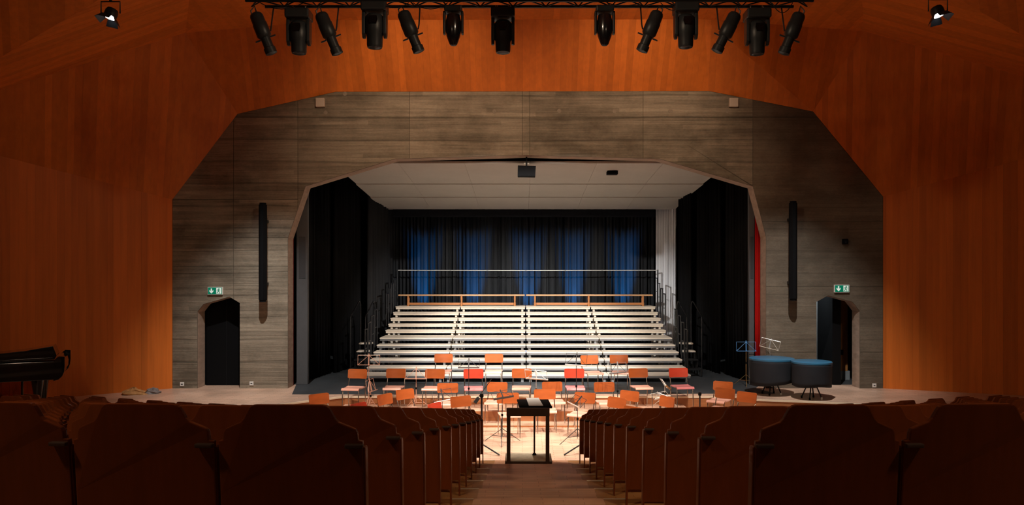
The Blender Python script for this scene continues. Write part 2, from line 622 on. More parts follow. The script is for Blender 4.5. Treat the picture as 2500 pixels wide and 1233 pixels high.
struct(o, 'hall wall behind the photographer, outside the photo', 'wall')

# ------------------------------------------------------------------ concrete stage front
out_px = [(421, 960), (421, 487), (580, 278), (820, 224), (1730, 222), (1985, 272), (2156, 480), (2156, 960)]
door_l = [(482, 960), (482, 762), (497, 743), (560, 725), (585, 740), (585, 960)]
open_px = [(703, 960), (703, 582), (746, 455), (965, 388), (1284, 379), (1610, 388), (1838, 455), (1870, 578), (1870, 960)]
door_r = [(1994, 960), (1994, 737), (2022, 722), (2081, 737), (2099, 760), (2099, 960)]


def w2(pt):
    return (PX(pt[0], DW), max(PZ(pt[1], DW), ZS - 0.05))


outline = [w2(p) for p in out_px] + [w2(p) for p in door_r[::-1]] + [w2(p) for p in open_px[::-1]] + [w2(p) for p in door_l[::-1]]
WT = 0.42
body = MB().prism(outline, lambda a, b, t: Vector((a, t, b)), DW + 0.012, DW + WT).build('wall_back', m_conc_edge)
struct(body, 'board-marked concrete wall framing the stage opening', 'wall')
bm = bmesh.new()
bm.faces.new([bm.verts.new((a, DW, b)) for a, b in outline])
for x in (570, 727, 1000, 1275, 1293, 1570, 1838):
    bmesh.ops.bisect_plane(bm, geom=bm.verts[:] + bm.edges[:] + bm.faces[:], plane_co=(PX(x, DW), 0, 0), plane_no=(1, 0, 0))
for y, xa, xb in ((286, 400, 2200), (487, 400, 703), (650, 400, 703), (580, 570, 703), (884, 400, 703), (540, 1870, 2200), (700, 1870, 2200), (860, 1870, 2200)):
    fs = [f for f in bm.faces if PX(xa, DW) < f.calc_center_median().x < PX(xb, DW)]
    geom = list({v for f in fs for v in f.verts}) + list({e for f in fs for e in f.edges}) + fs
    bmesh.ops.bisect_plane(bm, geom=geom, plane_co=(0, 0, PZ(y, DW)), plane_no=(0, 0, 1))
for f in list(bm.faces):
    b2 = bmesh.new()
    ff = b2.faces.new([b2.verts.new(v.co) for v in f.verts])
    b2.normal_update()
    if ff.normal.y > 0:
        ff.normal_flip()
    g = bmesh.ops.inset_region(b2, faces=[ff], thickness=0.006, depth=0.0, use_boundary=True)
    # push the rim back so that each formwork panel stands proud of its joint
    rim = {v for v in b2.verts if v not in ff.verts}
    for v in rim:
        v.co.y += 0.012
    for fc in b2.faces:
        fc.material_index = 0 if fc == ff else 1
    me = bpy.data.meshes.new('concrete_panel')
    b2.to_mesh(me)
    b2.free()
    cx = f.calc_center_median().x
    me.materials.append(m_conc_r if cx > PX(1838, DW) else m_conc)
    me.materials.append(m_joint)
    put('concrete_panel', me, body)
bm.free()

# small tie-hole plugs and stains of their own: pale plaster plugs in the upper band
for x, y in ((842, 229), (930, 275), (795, 275), (1070, 271), (1207, 272), (1365, 271), (1500, 272), (1637, 271), (1775, 271)):
    c = P(x, y, DW)
    MB().lathe([(0.05, 0), (0.045, 0.006)], 12, Matrix.Translation((c.x, DW, c.z)) @ Matrix.Rotation(math.pi / 2, 4, 'X')).build('tie_hole_plug', m_plug, body)

# door recesses
def recess(pxs, name, depth, mat, label):
    pts = [w2(p) for p in pxs]
    inner = MB().prism(pts, lambda a, b, t: Vector((a, t, b)), DW + depth, DW + depth + 0.06)
    o = inner.build(name, mat)
    struct(o, label, 'door')
    return o


d1 = recess(door_l, 'door_1', 0.50, m_black, 'black arched stage door in the left of the concrete wall')
MB().box(PX(533, DW) - 0.004, PX(533, DW) + 0.004, DW + 0.49, DW + 0.50, ZS, PZ(735, DW)).build('door_gap', m_blackmetal, d1)
# right doorway: lobby behind, door ajar
x0, x1 = PX(1994, DW), PX(2099, DW)
LD = DW + 1.5
xd0, xd1 = PX(2047, LD), PX(2067, LD)
struct(MB().box(x0 - 0.5, xd0, LD, LD + 0.06, 0, 3.4).build('wall_lobby', m_plaster), 'grey plaster wall seen through the right stage doorway', 'wall')
struct(MB().box(x0 - 0.56, x0 - 0.5, DW + WT, LD, 0, 3.4).build('wall_lobby_side', m_plaster), 'side wall of the lobby behind the right stage doorway', 'wall')
struct(MB().box(x0 + 1.7, x0 + 1.76, DW + WT, LD + 0.8, 0, 3.4).build('wall_lobby_side', m_black), 'dark far side of the lobby behind the right stage doorway', 'wall')
struct(MB().box(xd1, x0 + 1.7, LD + 0.7, LD + 0.76, 0, 3.4).build('wall_lobby', m_black), 'dark passage end behind the right stage doorway', 'wall')
struct(MB().box(x0 - 0.56, x0 + 1.76, DW + WT, LD + 0.8, 3.4, 3.46).build('ceiling_lobby', m_black), 'dark lobby ceiling behind the right stage doorway', 'ceiling')
struct(MB().box(x0 - 0.56, x0 + 1.76, DW + WT, LD + 0.8, 0, ZS - 0.004).build('floor_lobby', m_blackfloor), 'dark lobby floor behind the right stage doorway', 'floor')
d2 = MB().box(xd0 + 0.005, xd1, LD - 0.06, LD + 0.6, PZ(905, LD), 3.0).build('door_2', m_dooredge)
struct(d2, 'honey-coloured wooden door edge standing open inside the right doorway', 'door')
MB().box(xd0 + 0.01, xd1 + 0.05, LD - 0.07, LD + 0.1, ZS, PZ(905, LD)).build('plinth', m_plaster, d2)
MB().box(xd0 + 0.02, xd0 + 0.08, LD - 0.10, LD - 0.06, 1.02, 1.14).build('door_handle', m_black, d2)
t = thing('lobby_fill_light', 'added fill light for the lobby wall behind the right stage doorway, out of view', 'lamp', (x0 + 0.15, DW + 0.95, 3.25))  # fill light added so that the grey lobby wall shows
MB().lathe([(0.10, 0.15), (0.10, 0.05), (0.04, 0.0)], 16).build('shade', m_white, t)
spot('lobby_fill_beam', t, (x0 + 0.15, DW + 0.95, 3.2), (x0 + 0.2, LD, 1.2), 95, (0.85, 0.95, 1.0), 120, 1.0, 0.08)

# ------------------------------------------------------------------ floors
def flat_poly(name, pts, z0, z1, mat, label, cat='floor'):
    o = MB().prism(pts, lambda a, b, t: Vector((a, b, t)), z0, z1).build(name, mat)
    return struct(o, label, cat)


flat_poly('floor', [(-14, 11.9), (14.6, 11.9), (14.6, 18), (-14, 18)], -0.12, 0.0, m_parq, 'light parquet hall floor in front of the stage steps')
XA, XB = -3.80, 4.55       # recess of the stage front that holds the two orchestra steps
apron = [(-14, 13.9), (-6.2, 14.4), (-4.6, 16.0), (XA, 16.75), (XB, 16.75), (4.85, 16.35), (6.6, 15.9), (8.2, 14.6), (14.6, 14.0), (14.6, 18.5), (-14, 18.5)]
st = flat_poly('floor_stage', apron, 0.0, ZS, m_parq, 'light parquet stage apron in front of the concrete wall')
# varnished riser boards on the visible stage front
for i in range(len(apron) - 4):
    a, b = Vector((*apron[i], 0)), Vector((*apron[i + 1], 0))
    t = (b - a).normalized()
    nrm = Vector((t.y, -t.x, 0))
    off = nrm * 0.011
    MB().bar(a + off + Vector((0, 0, 0.19)), b + off + Vector((0, 0, 0.19)), 0.02, 0.36).build('riser_board', m_riser, st)
    MB().bar(a + off + Vector((0, 0, 0.385)), b + off + Vector((0, 0, 0.385)), 0.05, 0.034).build('edge_strip', m_nose, st)
struct(MB().box(-7.5, 7.5, 18.46, 27, -0.1, ZS - 0.002).build('floor_stage_rear', m_blackfloor), 'black painted stage floor under the bleacher', 'floor')
bf = [(PX(713, 17.0), 17.0), (PX(1893, 17.1), 17.1), (PX(1846, 17.9), 17.92), (PX(1858, 18.46), 18.5), (-5.2, 18.5), (-5.2, 17.9), (PX(713, 17.0), 17.05)]
flat_poly('floor_dance_mat', bf[:4] + [(PX(722, 18.46), 18.5)], ZS, ZS + 0.006, m_blackfloor, 'black stage floor covering reaching out through the opening')
# two orchestra steps with jointed riser boards
s1 = flat_poly('floor_step', [(XA + 0.02, 15.9), (3.42, 15.9), (3.42, 16.72), (XA + 0.02, 16.72)], 0.0, 0.23, m_parq, 'upper orchestra step directly below the stage edge')
s2 = flat_poly('floor_step', [(-3.6, 15.40), (3.3, 15.40), (3.3, 15.9), (-3.6, 15.9)], 0.0, 0.034, m_parq, 'low orchestra step, two boards thick, below the upper step')
for i in range(4):
    a = XA + 0.03 + i * 1.80
    MB().box(a, a + 1.79, 15.875, 15.898, 0.036, 0.228).build('riser_board', m_riser, s1)
    MB().box(a + 0.01, a + 1.72, 15.378, 15.398, 0.001, 0.033).build('riser_board', m_riser, s2)

# seating terraces falling towards the stage
ROWS = 11


def row_d(k):
    return 2.98 + 0.882 * k


def row_z(k):
    return 1.68 - 0.1535 * k


m_terrace = parquet('dark_terrace_parquet', (0.48, 0.24, 0.085), (0.42, 0.20, 0.065), (0.30, 0.13, 0.045), 1.0)
for k in range(-4, ROWS):
    z = row_z(k)
    zt = z + (0.0 if k < ROWS - 1 else 0.0)
    a, b = row_d(k) - 0.632, row_d(k) + 0.25
    if k == ROWS - 1:
        b = 12.03
    if k == -4:
        a = -6
    t = struct(MB().box(-13.3, 14, a, b, -0.15, zt).build('floor_terrace', m_terrace),
               'parquet seating terrace number %d counted back from the stage' % (ROWS - k), 'floor')
    MB().box(-0.42, 0.70, a, b, zt, zt + 0.004).build('aisle_runner', m_parq_aisle, t)
    if k >= 0:
        for xa, xb in ((-0.62, -0.42), (0.70, 0.90)):
            MB().box(xa, xb, b - 0.014, b + 0.004, zt - 0.02, zt + 0.005).build('step_edge', m_nose, t)

# ------------------------------------------------------------------ stage house
def drape(name, p0, p1, z0, z1, mat, label, folds=10, amp=0.08, group=None, seed=0, top=0.0):
    rnd = random.Random(seed)
    p0, p1 = Vector((*p0, 0)), Vector((*p1, 0))
    L = (p1 - p0).length
    t = (p1 - p0) / L
    n = Vector((-t.y, t.x, 0))
    nu = folds * 10
    ph = [rnd.uniform(-0.6, 0.6) for _ in range(folds + 2)]
    am = [rnd.uniform(0.25, 1.2) for _ in range(folds + 2)]
    z1b = z1 + top

    def fn(u, v):
        k = u * folds
        i = int(k)
        fr = k - i
        a = am[i] * (1 - fr) + am[min(i + 1, folds)] * fr
        w = math.sin(2 * math.pi * (k + 0.25 * math.sin(2 * math.pi * fr + ph[i]))) * a * amp
        w *= 0.75 + 0.25 * (1 - v)
        zz = z0 + (z1 + (z1b - z1) * u - z0) * v
        return p0 + t * (u * L) + n * w + Vector((0, 0, zz))
    mb = MB().grid(fn, nu, 3)
    # hem and header as real cloth thickness
    o = mb.build(name, mat)
    sol = o.modifiers.new('thickness', 'SOLIDIFY')
    sol.thickness = 0.008
    return tag(o, label, 'curtain', group)


drape('stage_curtain', (-4.4, 25.55), (4.75, 25.55), ZS, 6.0, m_backcloth, 'wide black back curtain lit with blue beams behind the bleacher', 40, 0.10, seed=1)
gl = 'black side drapes of the stage'
drape('stage_curtain', (-5.34, 18.95), (-5.05, 20.6), ZS, 6.0, m_curtain, 'black side drape next to the left grey panel', 9, 0.07, gl, 2)
drape('stage_curtain', (-4.95, 20.7), (-4.70, 22.6), ZS, 6.0, m_curtain, 'black side drape in the middle of the left stage side', 9, 0.07, gl, 3)
drape('stage_curtain', (-4.50, 22.9), (-4.20, 25.3), ZS, 6.0, m_greycurt, 'charcoal side drape at the left rear corner of the stage', 9, 0.08, gl, 4)
drape('stage_curtain', (5.52, 18.95), (5.30, 20.4), ZS, 6.0, m_curtain, 'black side drape next to the right grey panel', 8, 0.07, gl, 5)
drape('stage_curtain', (5.20, 20.5), (4.95, 22.2), ZS, 6.0, m_curtain, 'black side drape in the middle of the right stage side', 8, 0.07, gl, 6)
drape('stage_curtain', (4.80, 22.3), (4.66, 23.4), ZS, 6.0, m_curtain, 'narrow black side drape before the pale drape on the right', 6, 0.07, gl, 7)
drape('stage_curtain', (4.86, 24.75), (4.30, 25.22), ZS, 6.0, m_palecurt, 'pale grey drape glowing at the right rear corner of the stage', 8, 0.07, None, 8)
drape('stage_curtain', (-5.48, 18.42), (-5.37, 18.42), ZS, PZ(480, 18.42), m_red, 'sliver of red curtain behind the left jamb', 2, 0.015, None, 9)
drape('stage_curtain', (PX(1843, 18.42), 18.42), (PX(1866, 18.42), 18.42), ZS + 0.02, PZ(480, 18.42), m_red, 'narrow red curtain between the right grey panel and the concrete', 3, 0.015, None, 10)

# black masking behind the drapes so that the stage house is closed
struct(MB().box(-7.5, 7.5, 26.2, 26.4, 0, 7).build('wall_stage_rear', m_black), 'black rear wall of the stage house', 'wall')
struct(MB().box(-7.5, -7.3, 18.46, 26.4, 0, 7).build('wall_stage_left', m_black), 'black left wall of the stage house', 'wall')
struct(MB().box(7.3, 7.5, 18.46, 26.4, 0, 7).build('wall_stage_right', m_black), 'black right wall of the stage house', 'wall')
struct(MB().box(-7.5, 7.5, 18.46, 26.4, 7, 7.2).build('ceiling_stage', m_black), 'black roof of the stage house', 'ceiling')

# grey tall flats just inside the opening
for xa, xb, lab in ((724, 751, 'tall grey painted panel inside the left of the stage opening'), (1829, 1842, 'tall grey painted panel inside the right of the stage opening')):
    d = 18.55
    t = thing('masking_panel', lab, 'panel', (PX((xa + xb) / 2, d), d, ZS))
    hw = (PX(xb, d) - PX(xa, d)) / 2
    MB().box(-hw, hw, 0.0, 0.12, 0, 5.2).build('board', m_flat, t, 0.004)
    s = -1 if xa < 1000 else 1
    MB().box(-hw * 0.55, hw * 0.62, -0.008, 0.0, PZ(680, d) - ZS, PZ(578, d) - ZS).build('grille', m_flatdark, t)
    MB().box(-hw * 0.8, hw * 0.8, 0.12, 0.16, 0, 0.06).build('foot', m_flatdark, t)

# white ceiling reflectors, three overlapping rows of boards and a dark border
bands = [((18.36, 5.60), (21.0, 5.43)), ((21.0, 5.405), (23.0, 5.27)), ((23.0, 5.245), (24.9, 5.06))]
for i, ((da, za), (db, zb)) in enumerate(bands):
    t = thing('ceiling_reflector', ['front row of off-white ceiling boards over the stage, holding the loudspeaker', 'middle row of off-white ceiling boards over the stage', 'rear row of greyish white ceiling boards over the stage'][i], 'ceiling panel', (0.1, (da + db) / 2, (za + zb) / 2), 0, 'stage ceiling reflectors')
    n = 6
    for j in range(n):
        xa = -4.55 + j * 9.3 / n
        xb = xa + 9.3 / n - 0.003
        c = Vector((0.1, (da + db) / 2, (za + zb) / 2))
        v = [Vector((xa, da, za)), Vector((xb, da, za)), Vector((xb, db, zb)), Vector((xa, db, zb))]
        MB().prism([(0, 0), (1, 0), (1, 1), (0, 1)], lambda a, b, tt: (v[0] + (v[1] - v[0]) * a + (v[3] - v[0]) * b + Vector((0, 0, tt))) - Vector((0, c.y, c.z)), 0, 0.05).build('board', m_baffle, t, 0.004)
m_valance = M('blue_black_valance', (0.012, 0.013, 0.017), 0.9, spec=0.1)
drape('stage_curtain', (-4.1, 24.86), (4.22, 24.86), PZ(530, 24.86), 5.09, m_valance, 'dark valance hanging below the rear ceiling boards', 20, 0.012, None, 11)

# ------------------------------------------------------------------ bleacher
BX = 0.10
Dk = [3.1447, 3.088, 3.026, 2.974, 2.915, 2.796, 2.738, 2.677, 2.620, 2.564, 2.4876]
Yk = [748.2, 762.5, 776.7, 791.0, 806.2, 824.8, 842.3, 859.5, 877.8, 896.8, 915.5]
bd = [v * 7.586 for v in Dk]
bz = [PZ(y, d) for y, d in zip(Yk, bd)]
HW = 3.965
ble = thing('bleacher', 'eleven-tier bleacher of pale wooden and aluminium treads at the back of the stage', 'bleacher', (BX, bd[-1], ZS))
oy, oz = bd[-1], ZS
bayw = HW / 2
for k in range(11):
    depth = (bd[k - 1] - bd[k] + 0.03) if k > 0 else 1.0
    upper = k < 5
    for j in range(4):
        xa = -HW + j * bayw + 0.008
        xb = xa + bayw - 0.016
        y0 = bd[k] - oy
        zt = bz[k] - oz
        tr = MB().box(xa, xb, y0, y0 + depth, zt - 0.03, zt).build('tread', m_birch, ble, 0.003, 1)
        fh = 0.085 if upper else 0.078
        fb = MB()
        if upper:
            fb.box(xa + 0.01, xb - 0.01, y0 + 0.02, y0 + 0.05, zt - fh, zt - 0.03)
        else:
            fb.box(xa + 0.01, xb - 0.01, y0 + 0.012, y0 + 0.05, zt - fh, zt - 0.03)
            fb.box(xa + 0.01, xb - 0.01, y0 + 0.004, y0 + 0.014, zt - 0.048, zt - 0.031)
            fb.box(xa + 0.01, xb - 0.01, y0 + 0.004, y0 + 0.014, zt - fh, zt - fh + 0.014)
        fb.build('fascia', m_birch if upper else m_alu, tr)
        for s in (xa + 0.06, xb - 0.12):
            MB().box(s, s + 0.06, y0 + 0.06, y0 + 0.12, 0, zt - 0.03).build('post', m_birch if upper else m_alu, ble)
for k in range(11):
    if k in (4, 5, 10):
        continue
    for s in (-1, 1):
        x = s * (HW + 0.05)
        y0 = bd[k] - oy + 0.04
        z0, z1 = bz[k] - oz, bz[k] - oz + (0.86 if k < 5 else 0.93)
        mb = MB()
        mb.tube([(x, y0, z0 - 0.05), (x, y0, z1), ], 0.016, 6)
        mb.tube([(x, y0 - 0.016, z1), (x, y0 + 0.34, z1)], 0.018, 6)
        mb.tube([(x, y0 + 0.32, z0 - 0.05), (x, y0 + 0.32, z1)], 0.016, 6)
        mb.tube([(x, y0, z0 + 0.45), (x, y0 + 0.32, z0 + 0.45)], 0.012, 6)
        mb.build('guard_hoop', m_blackmetal, ble)

# rear guard rail
d = 24.75
t = thing('guard_rail', 'thin bright rail stretched across above the top of the bleacher', 'railing', (BX, d, bz[0]))
zr = PZ(660, d) - bz[0]
MB().tube([(PX(972, d) - BX, 0, zr), (PX(1284, d) - BX, 0, zr - 0.006), (PX(1604, d) - BX, 0, zr)], 0.016, 8).build('rail', m_white, t)
for x in (970, 1606):
    MB().tube([(PX(x, d) - BX, 0, -bz[0] + ZS), (PX(x, d) - BX, 0, zr + 0.02)], 0.02, 8).build('post', m_blackmetal, t)
for x in (1020, 1100, 1190, 1284, 1380, 1470, 1560):
    MB().box(PX(x, d) - BX - 0.03, PX(x, d) - BX + 0.03, -0.02, 0.02, zr - 0.035, zr - 0.012).build('clip', m_blackmetal, t)

# two long benches on the top tier
for (xa, xb, legs, lab) in ((974, 1281, (997, 1127, 1257), 'long low wooden bench on the left half of the top bleacher tier'),
                            (1284, 1592, (1306, 1437, 1569), 'long low wooden bench on the right half of the top bleacher tier')):
    d = 24.25
    cx = PX((xa + xb) / 2, d)
    t = thing('bench', lab, 'bench', (cx, d, bz[0]), 0, 'benches on the bleacher')
    zt = PZ(719, d - 0.14) - bz[0]
    MB().box(PX(xa, d) - cx, PX(xb, d) - cx, -0.14, 0.14, zt - 0.045, zt).build('seat_board', m_bench, t, 0.01)
    for lx in legs:
        x = PX(lx, d) - cx
        mb = MB()
        for s in (-1, 1):
            mb.lathe([(0.030, 0), (0.036, 0.07), (0.022, 0.13), (0.030, 0.22), (0.024, zt - 0.04)], 10, Matrix.Translation((x, s * 0.09, 0)))
        mb.build('leg', m_benchleg, t)
    MB().box(PX(legs[0], d) - cx, PX(legs[2], d) - cx, -0.015, 0.015, 0.03, 0.10).build('stretcher', m_benchleg, t)

# side stairs of the bleacher
for s in (-1, 1):
    lab = 'small side stair with black handrails at the %s end of the bleacher' % ('left' if s < 0 else 'right')
    t = thing('side_stair', lab, 'stairs', (BX + s * (HW + 0.30), 19.9, ZS), 0, 'bleacher side stairs')
    for i in range(4):
        y0 = i * 0.30
        z = (0.20, 0.41, 0.60, 0.78)[i]
        MB().box(-0.17, 0.17, y0, y0 + 0.30, z - 0.035, z).build('tread', m_birch if i > 1 else m_blackmetal, t, 0.004)  # lower treads coloured black in place of shade
        for px_ in (-0.165, 0.135):
            MB().box(px_, px_ + 0.03, y0 + 0.04, y0 + 0.07, 0, z - 0.035).build('post', m_blackmetal, t)
    for x in (-0.19, 0.19):
        pts = [(x, 0.0, 0.0), (x, 0.0, 1.50), (x, 0.06, 1.56)]
        pts += [(x, 0.95, 1.86), (x, 1.05, 1.88), (x, 1.15, 1.86), (x, 1.22, 1.78), (x, 1.24, 1.65), (x, 1.24, 0.0)]
        MB().tube(pts, 0.016, 8).build('handrail', m_blackmetal, t)

# blue floor lamps behind the bleacher
for i, x in enumerate((1035, 1155, 1290, 1398, 1520)):
    d = 24.9
    t = thing('floor_lamp', 'blue floor lamp behind the bleacher, ' + ('at the far left', 'left of the middle', 'in the middle', 'right of the middle', 'at the far right')[i], 'lamp', (PX(x, 25.5), d, ZS), 0, 'blue floor lamps')
    MB().box(-0.14, 0.14, -0.10, 0.10, 0.0, 0.16).build('housing', m_blackmetal, t, 0.01)
    MB().box(-0.12, 0.12, -0.08, 0.08, 0.16, 0.172).build('led_face', m_blueled, t)
    spot('blue_beam', t, (PX(x, 25.5), d, ZS + 0.3), (PX(x, 25.5), 25.5, 3.0), E_BLUE, (0.0, 0.32, 1.0), 25, 1.0, 0.06)

# ------------------------------------------------------------------ loudspeakers, signs and boxes on the concrete
for x, ya, yb, lab in ((640, 495, 737, 'tall slim black column loudspeaker on the left concrete wall'), (1938, 491, 734, 'tall slim black column loudspeaker on the right concrete wall')):
    za, zb = PZ(yb, DW - 0.36), PZ(ya, DW - 0.36)
    t = thing('column_loudspeaker', lab, 'loudspeaker', (PX(x, DW - 0.36), DW, za), 0, 'column loudspeakers')
    pl = [(-0.085, 0), (-0.085, -0.06), (-0.035, -0.13), (0.035, -0.13), (0.085, -0.06), (0.085, 0)]
    h = zb - za
    MB().prism(pl, lambda a, b, tt: Vector((a, b - 0.28, tt)), 0.04, h - 0.04).build('cabinet', m_black, t, 0.004)
    MB().prism([(a * 0.8, b * 0.8 - 0.01) for a, b in pl], lambda a, b, tt: Vector((a, b - 0.28, tt)), 0.0, 0.04).build('end_cap', m_black, t)
    MB().prism([(a * 0.8, b * 0.8 - 0.01) for a, b in pl], lambda a, b, tt: Vector((a, b - 0.28, tt)), h - 0.04, h).build('end_cap', m_black, t)
    for zz in (0.4, h - 0.4):
        MB().box(-0.03, 0.03, -0.28, 0.0, zz - 0.03, zz + 0.03).build('bracket', m_blackmetal, t)

for x, y, flip, lab in ((527, 710, 1, 'green emergency exit sign above the left stage door'), (2053.5, 704.5, 1, 'green emergency exit sign above the right stage doorway')):
    c = P(x, y, DW)
    t = thing('exit_sign', lab, 'sign', (c.x, DW, c.z), 0, 'emergency exit signs')
    w, h = 0.17, 0.088
    MB().box(-w, w, -0.05, 0.0, -h, h).build('housing', m_white, t, 0.004)
    MB().box(-w + 0.012, w - 0.012, -0.054, -0.05, -h + 0.012, h - 0.012).build('face', m_signgreen, t)
    q = lambda a, b, tt: Vector((a, -tt, b))
    MB().prism([(-0.095, 0.055), (-0.065, 0.055), (-0.065, -0.005), (-0.035, 0.02), (-0.035, -0.015), (-0.08, -0.062), (-0.125, -0.015), (-0.125, 0.02), (-0.095, -0.005)], q, 0.054, 0.058).build('arrow', m_signwhite, t)
    MB().box(0.03, 0.145, -0.056, -0.054, -0.066, 0.066).build('door_field', m_signwhite, t)
    man = MB()
    man.lathe([(0.014, 0), (0.014, 0.003)], 10, Matrix.Translation((0.092, -0.056, 0.046)) @ Matrix.Rotation(math.pi / 2, 4, 'X'))
    for a, b, ww in (((0.088, 0.032), (0.080, -0.008), 0.022), ((0.080, -0.006), (0.108, -0.030), 0.014), ((0.108, -0.030), (0.108, -0.060), 0.012),
                     ((0.078, -0.006), (0.060, -0.040), 0.014), ((0.060, -0.040), (0.038, -0.046), 0.012), ((0.090, 0.028), (0.118, 0.010), 0.010),
                     ((0.084, 0.028), (0.056, 0.022), 0.010), ((0.056, 0.022), (0.046, 0.0), 0.010)):
        man.bar((a[0], -0.0575, a[1]), (b[0], -0.0575, b[1]), ww, 0.003, (0, 1, 0))
    man.build('running_figure', m_signgreen, t)

for x, y, lab in ((445, 938, 'white wall socket left of the black stage door'), (614.5, 936, 'white wall socket right of the black stage door'), (2134, 941, 'white wall socket right of the open stage doorway')):
    c = P(x, y, DW)
    t = thing('wall_socket', lab, 'socket', (c.x, DW, c.z), 0, 'wall sockets')
    MB().box(-0.045, 0.045, -0.02, 0, -0.045, 0.045).build('plate', m_white, t, 0.006)
    MB().box(-0.02, 0.02, -0.024, -0.02, -0.012, 0.012).build('insert', m_flatdark, t)

for x, lab in ((783.5, 'small cream box loudspeaker high on the left of the concrete'), (1789.5, 'small cream box loudspeaker high on the right of the concrete')):
    c = P(x, 251.5, DW)
    t = thing('wall_loudspeaker', lab, 'loudspeaker', (c.x, DW, c.z), 0, 'small wall loudspeakers')
    MB().box(-0.10, 0.10, -0.09, 0, -0.10, 0.10).build('cabinet', m_cream, t, 0.008)
    MB().box(-0.085, 0.085, -0.095, -0.09, -0.085, 0.085).build('grille', m_cream, t)
c = P(2061, 590, DW)
t = thing('wall_camera', 'tiny black camera box on the right concrete wall', 'camera', (c.x, DW, c.z))
MB().box(-0.055, 0.055, -0.10, 0, -0.06, 0.06).build('housing', m_black, t, 0.01)
MB().lathe([(0.025, 0), (0.025, 0.02)], 10, Matrix.Translation((0, -0.10, -0.01)) @ Matrix.Rotation(math.pi / 2, 4, 'X')).build('lens', m_lens, t)

d = 17.98
c = P(1285.5, 417, d)
t = thing('hanging_loudspeaker', 'black box loudspeaker hanging under the middle of the stage opening', 'loudspeaker', (c.x, d, c.z))
MB().prism([(-0.205, -0.12), (0.20, -0.125), (0.215, 0.115), (-0.20, 0.125)], lambda a, b, tt: Vector((a, tt, b)), 0, 0.26).build('cabinet', m_black, t, 0.008)
MB().prism([(-0.185, -0.105), (0.183, -0.11), (0.197, 0.098), (-0.182, 0.107)], lambda a, b, tt: Vector((a, tt, b)), -0.006, 0.0).build('grille', m_black, t)
ztop = PZ(379, DW) - c.z + 0.01
MB().tube([(0.0, 0.15, 0.11), (0.0, 0.15, ztop)], 0.02, 8).build('pole', m_blackmetal, t)
for s in (-1, 1):
    MB().lathe([(0.022, 0), (0.022, 0.03)], 10, Matrix.Translation((s * 0.04, 0.12, 0.165))).build('bolt', m_white, t)
d = 19.3
c = P(1494.5, 410, d)
zc = 5.60 + (5.43 - 5.60) * (d - 18.36) / 2.64
t = thing('ceiling_box', 'flat black box fixed under the front ceiling boards right of the loudspeaker', 'box', (c.x, d, zc))
MB().box(-0.13, 0.13, -0.12, 0.12, -0.085, -0.012).build('housing', m_black, t, 0.005)
MB().box(-0.05, 0.05, -0.05, 0.05, -0.012, 0.0).build('mount', m_blackmetal, t)

# ------------------------------------------------------------------ truss and its lamps
TD, TZ = 12.5, PZ(15, 12.5)
tr = thing('lighting_truss', 'long black lighting truss across the top of the hall', 'truss', (PX(1293, TD), TD, TZ + 0.04))
tx0, tx1 = PX(607, TD) - tr.location.x, PX(1978, TD) - tr.location.x
for dy, dz, e in ((-0.14, 0.0, 0.0), (0.14, 0.0, 0.22), (-0.14, 0.29, 0.0), (0.14, 0.29, 0.0)):
    MB().tube([(tx0 + e, dy, dz), (tx1 - e, dy, dz)], 0.025, 8).build('chord', m_blackmetal, tr)
nb = 34
for i in range(nb):
    xa = tx0 + (tx1 - tx0) * i / nb
    xb = tx0 + (tx1 - tx0) * (i + 1) / nb
    u, v = (0, 0.29) if i % 2 == 0 else (0.29, 0)
    mb = MB()
    mb.tube([(xa, -0.14, u), (xb, -0.14, v)], 0.011, 6)
    mb.tube([(xa, 0.14, u), (xb, 0.14, v)], 0.011, 6)
    mb.tube([(xa, -0.14 if i % 2 else 0.14, 0), (xb, 0.14 if i % 2 else -0.14, 0)], 0.011, 6)
    mb.build('brace', m_blackmetal, tr)
for x in (-3.2, 0, 3.2):
    MB().tube([(x, 0, 0.29), (x, 0, 1.35)], 0.008, 6).build('hanging_cable', m_blackmetal, tr)


def sag(a, b, s, n=8):
    return [Vector(a).lerp(Vector(b), i / n) - Vector((0, 0, s * 4 * (i / n) * (1 - i / n))) for i in range(n + 1)]


for xa, xb, s, lab in ((640, 745, 0.10, 'between the two leftmost lamps'), (930, 1000, 0.08, 'right of the second moving head'), (1010, 1095, 0.10, 'left of the glossy left lamp'),
                       (1480, 1560, 0.05, 'right of the glossy right lamp'), (1610, 1670, 0.12, 'left of the fourth moving head'), (1880, 1930, 0.16, 'by the right end')):
    o = MB().tube(sag((PX(xa, TD), TD - 0.1, TZ + 0.02), (PX(xb, TD), TD - 0.1, TZ + 0.02), s), 0.007, 6).build('cable', m_blackmetal)
    tag(o, 'thin black cable looping under the truss ' + lab, 'cable', 'truss cables')


def rotm(loc, tilt_x, tilt_y, rz=0):
    return Matrix.Translation(loc) @ Matrix.Rotation(rz, 4, 'Z') @ Matrix.Rotation(tilt_y, 4, 'Y') @ Matrix.Rotation(tilt_x, 4, 'X')


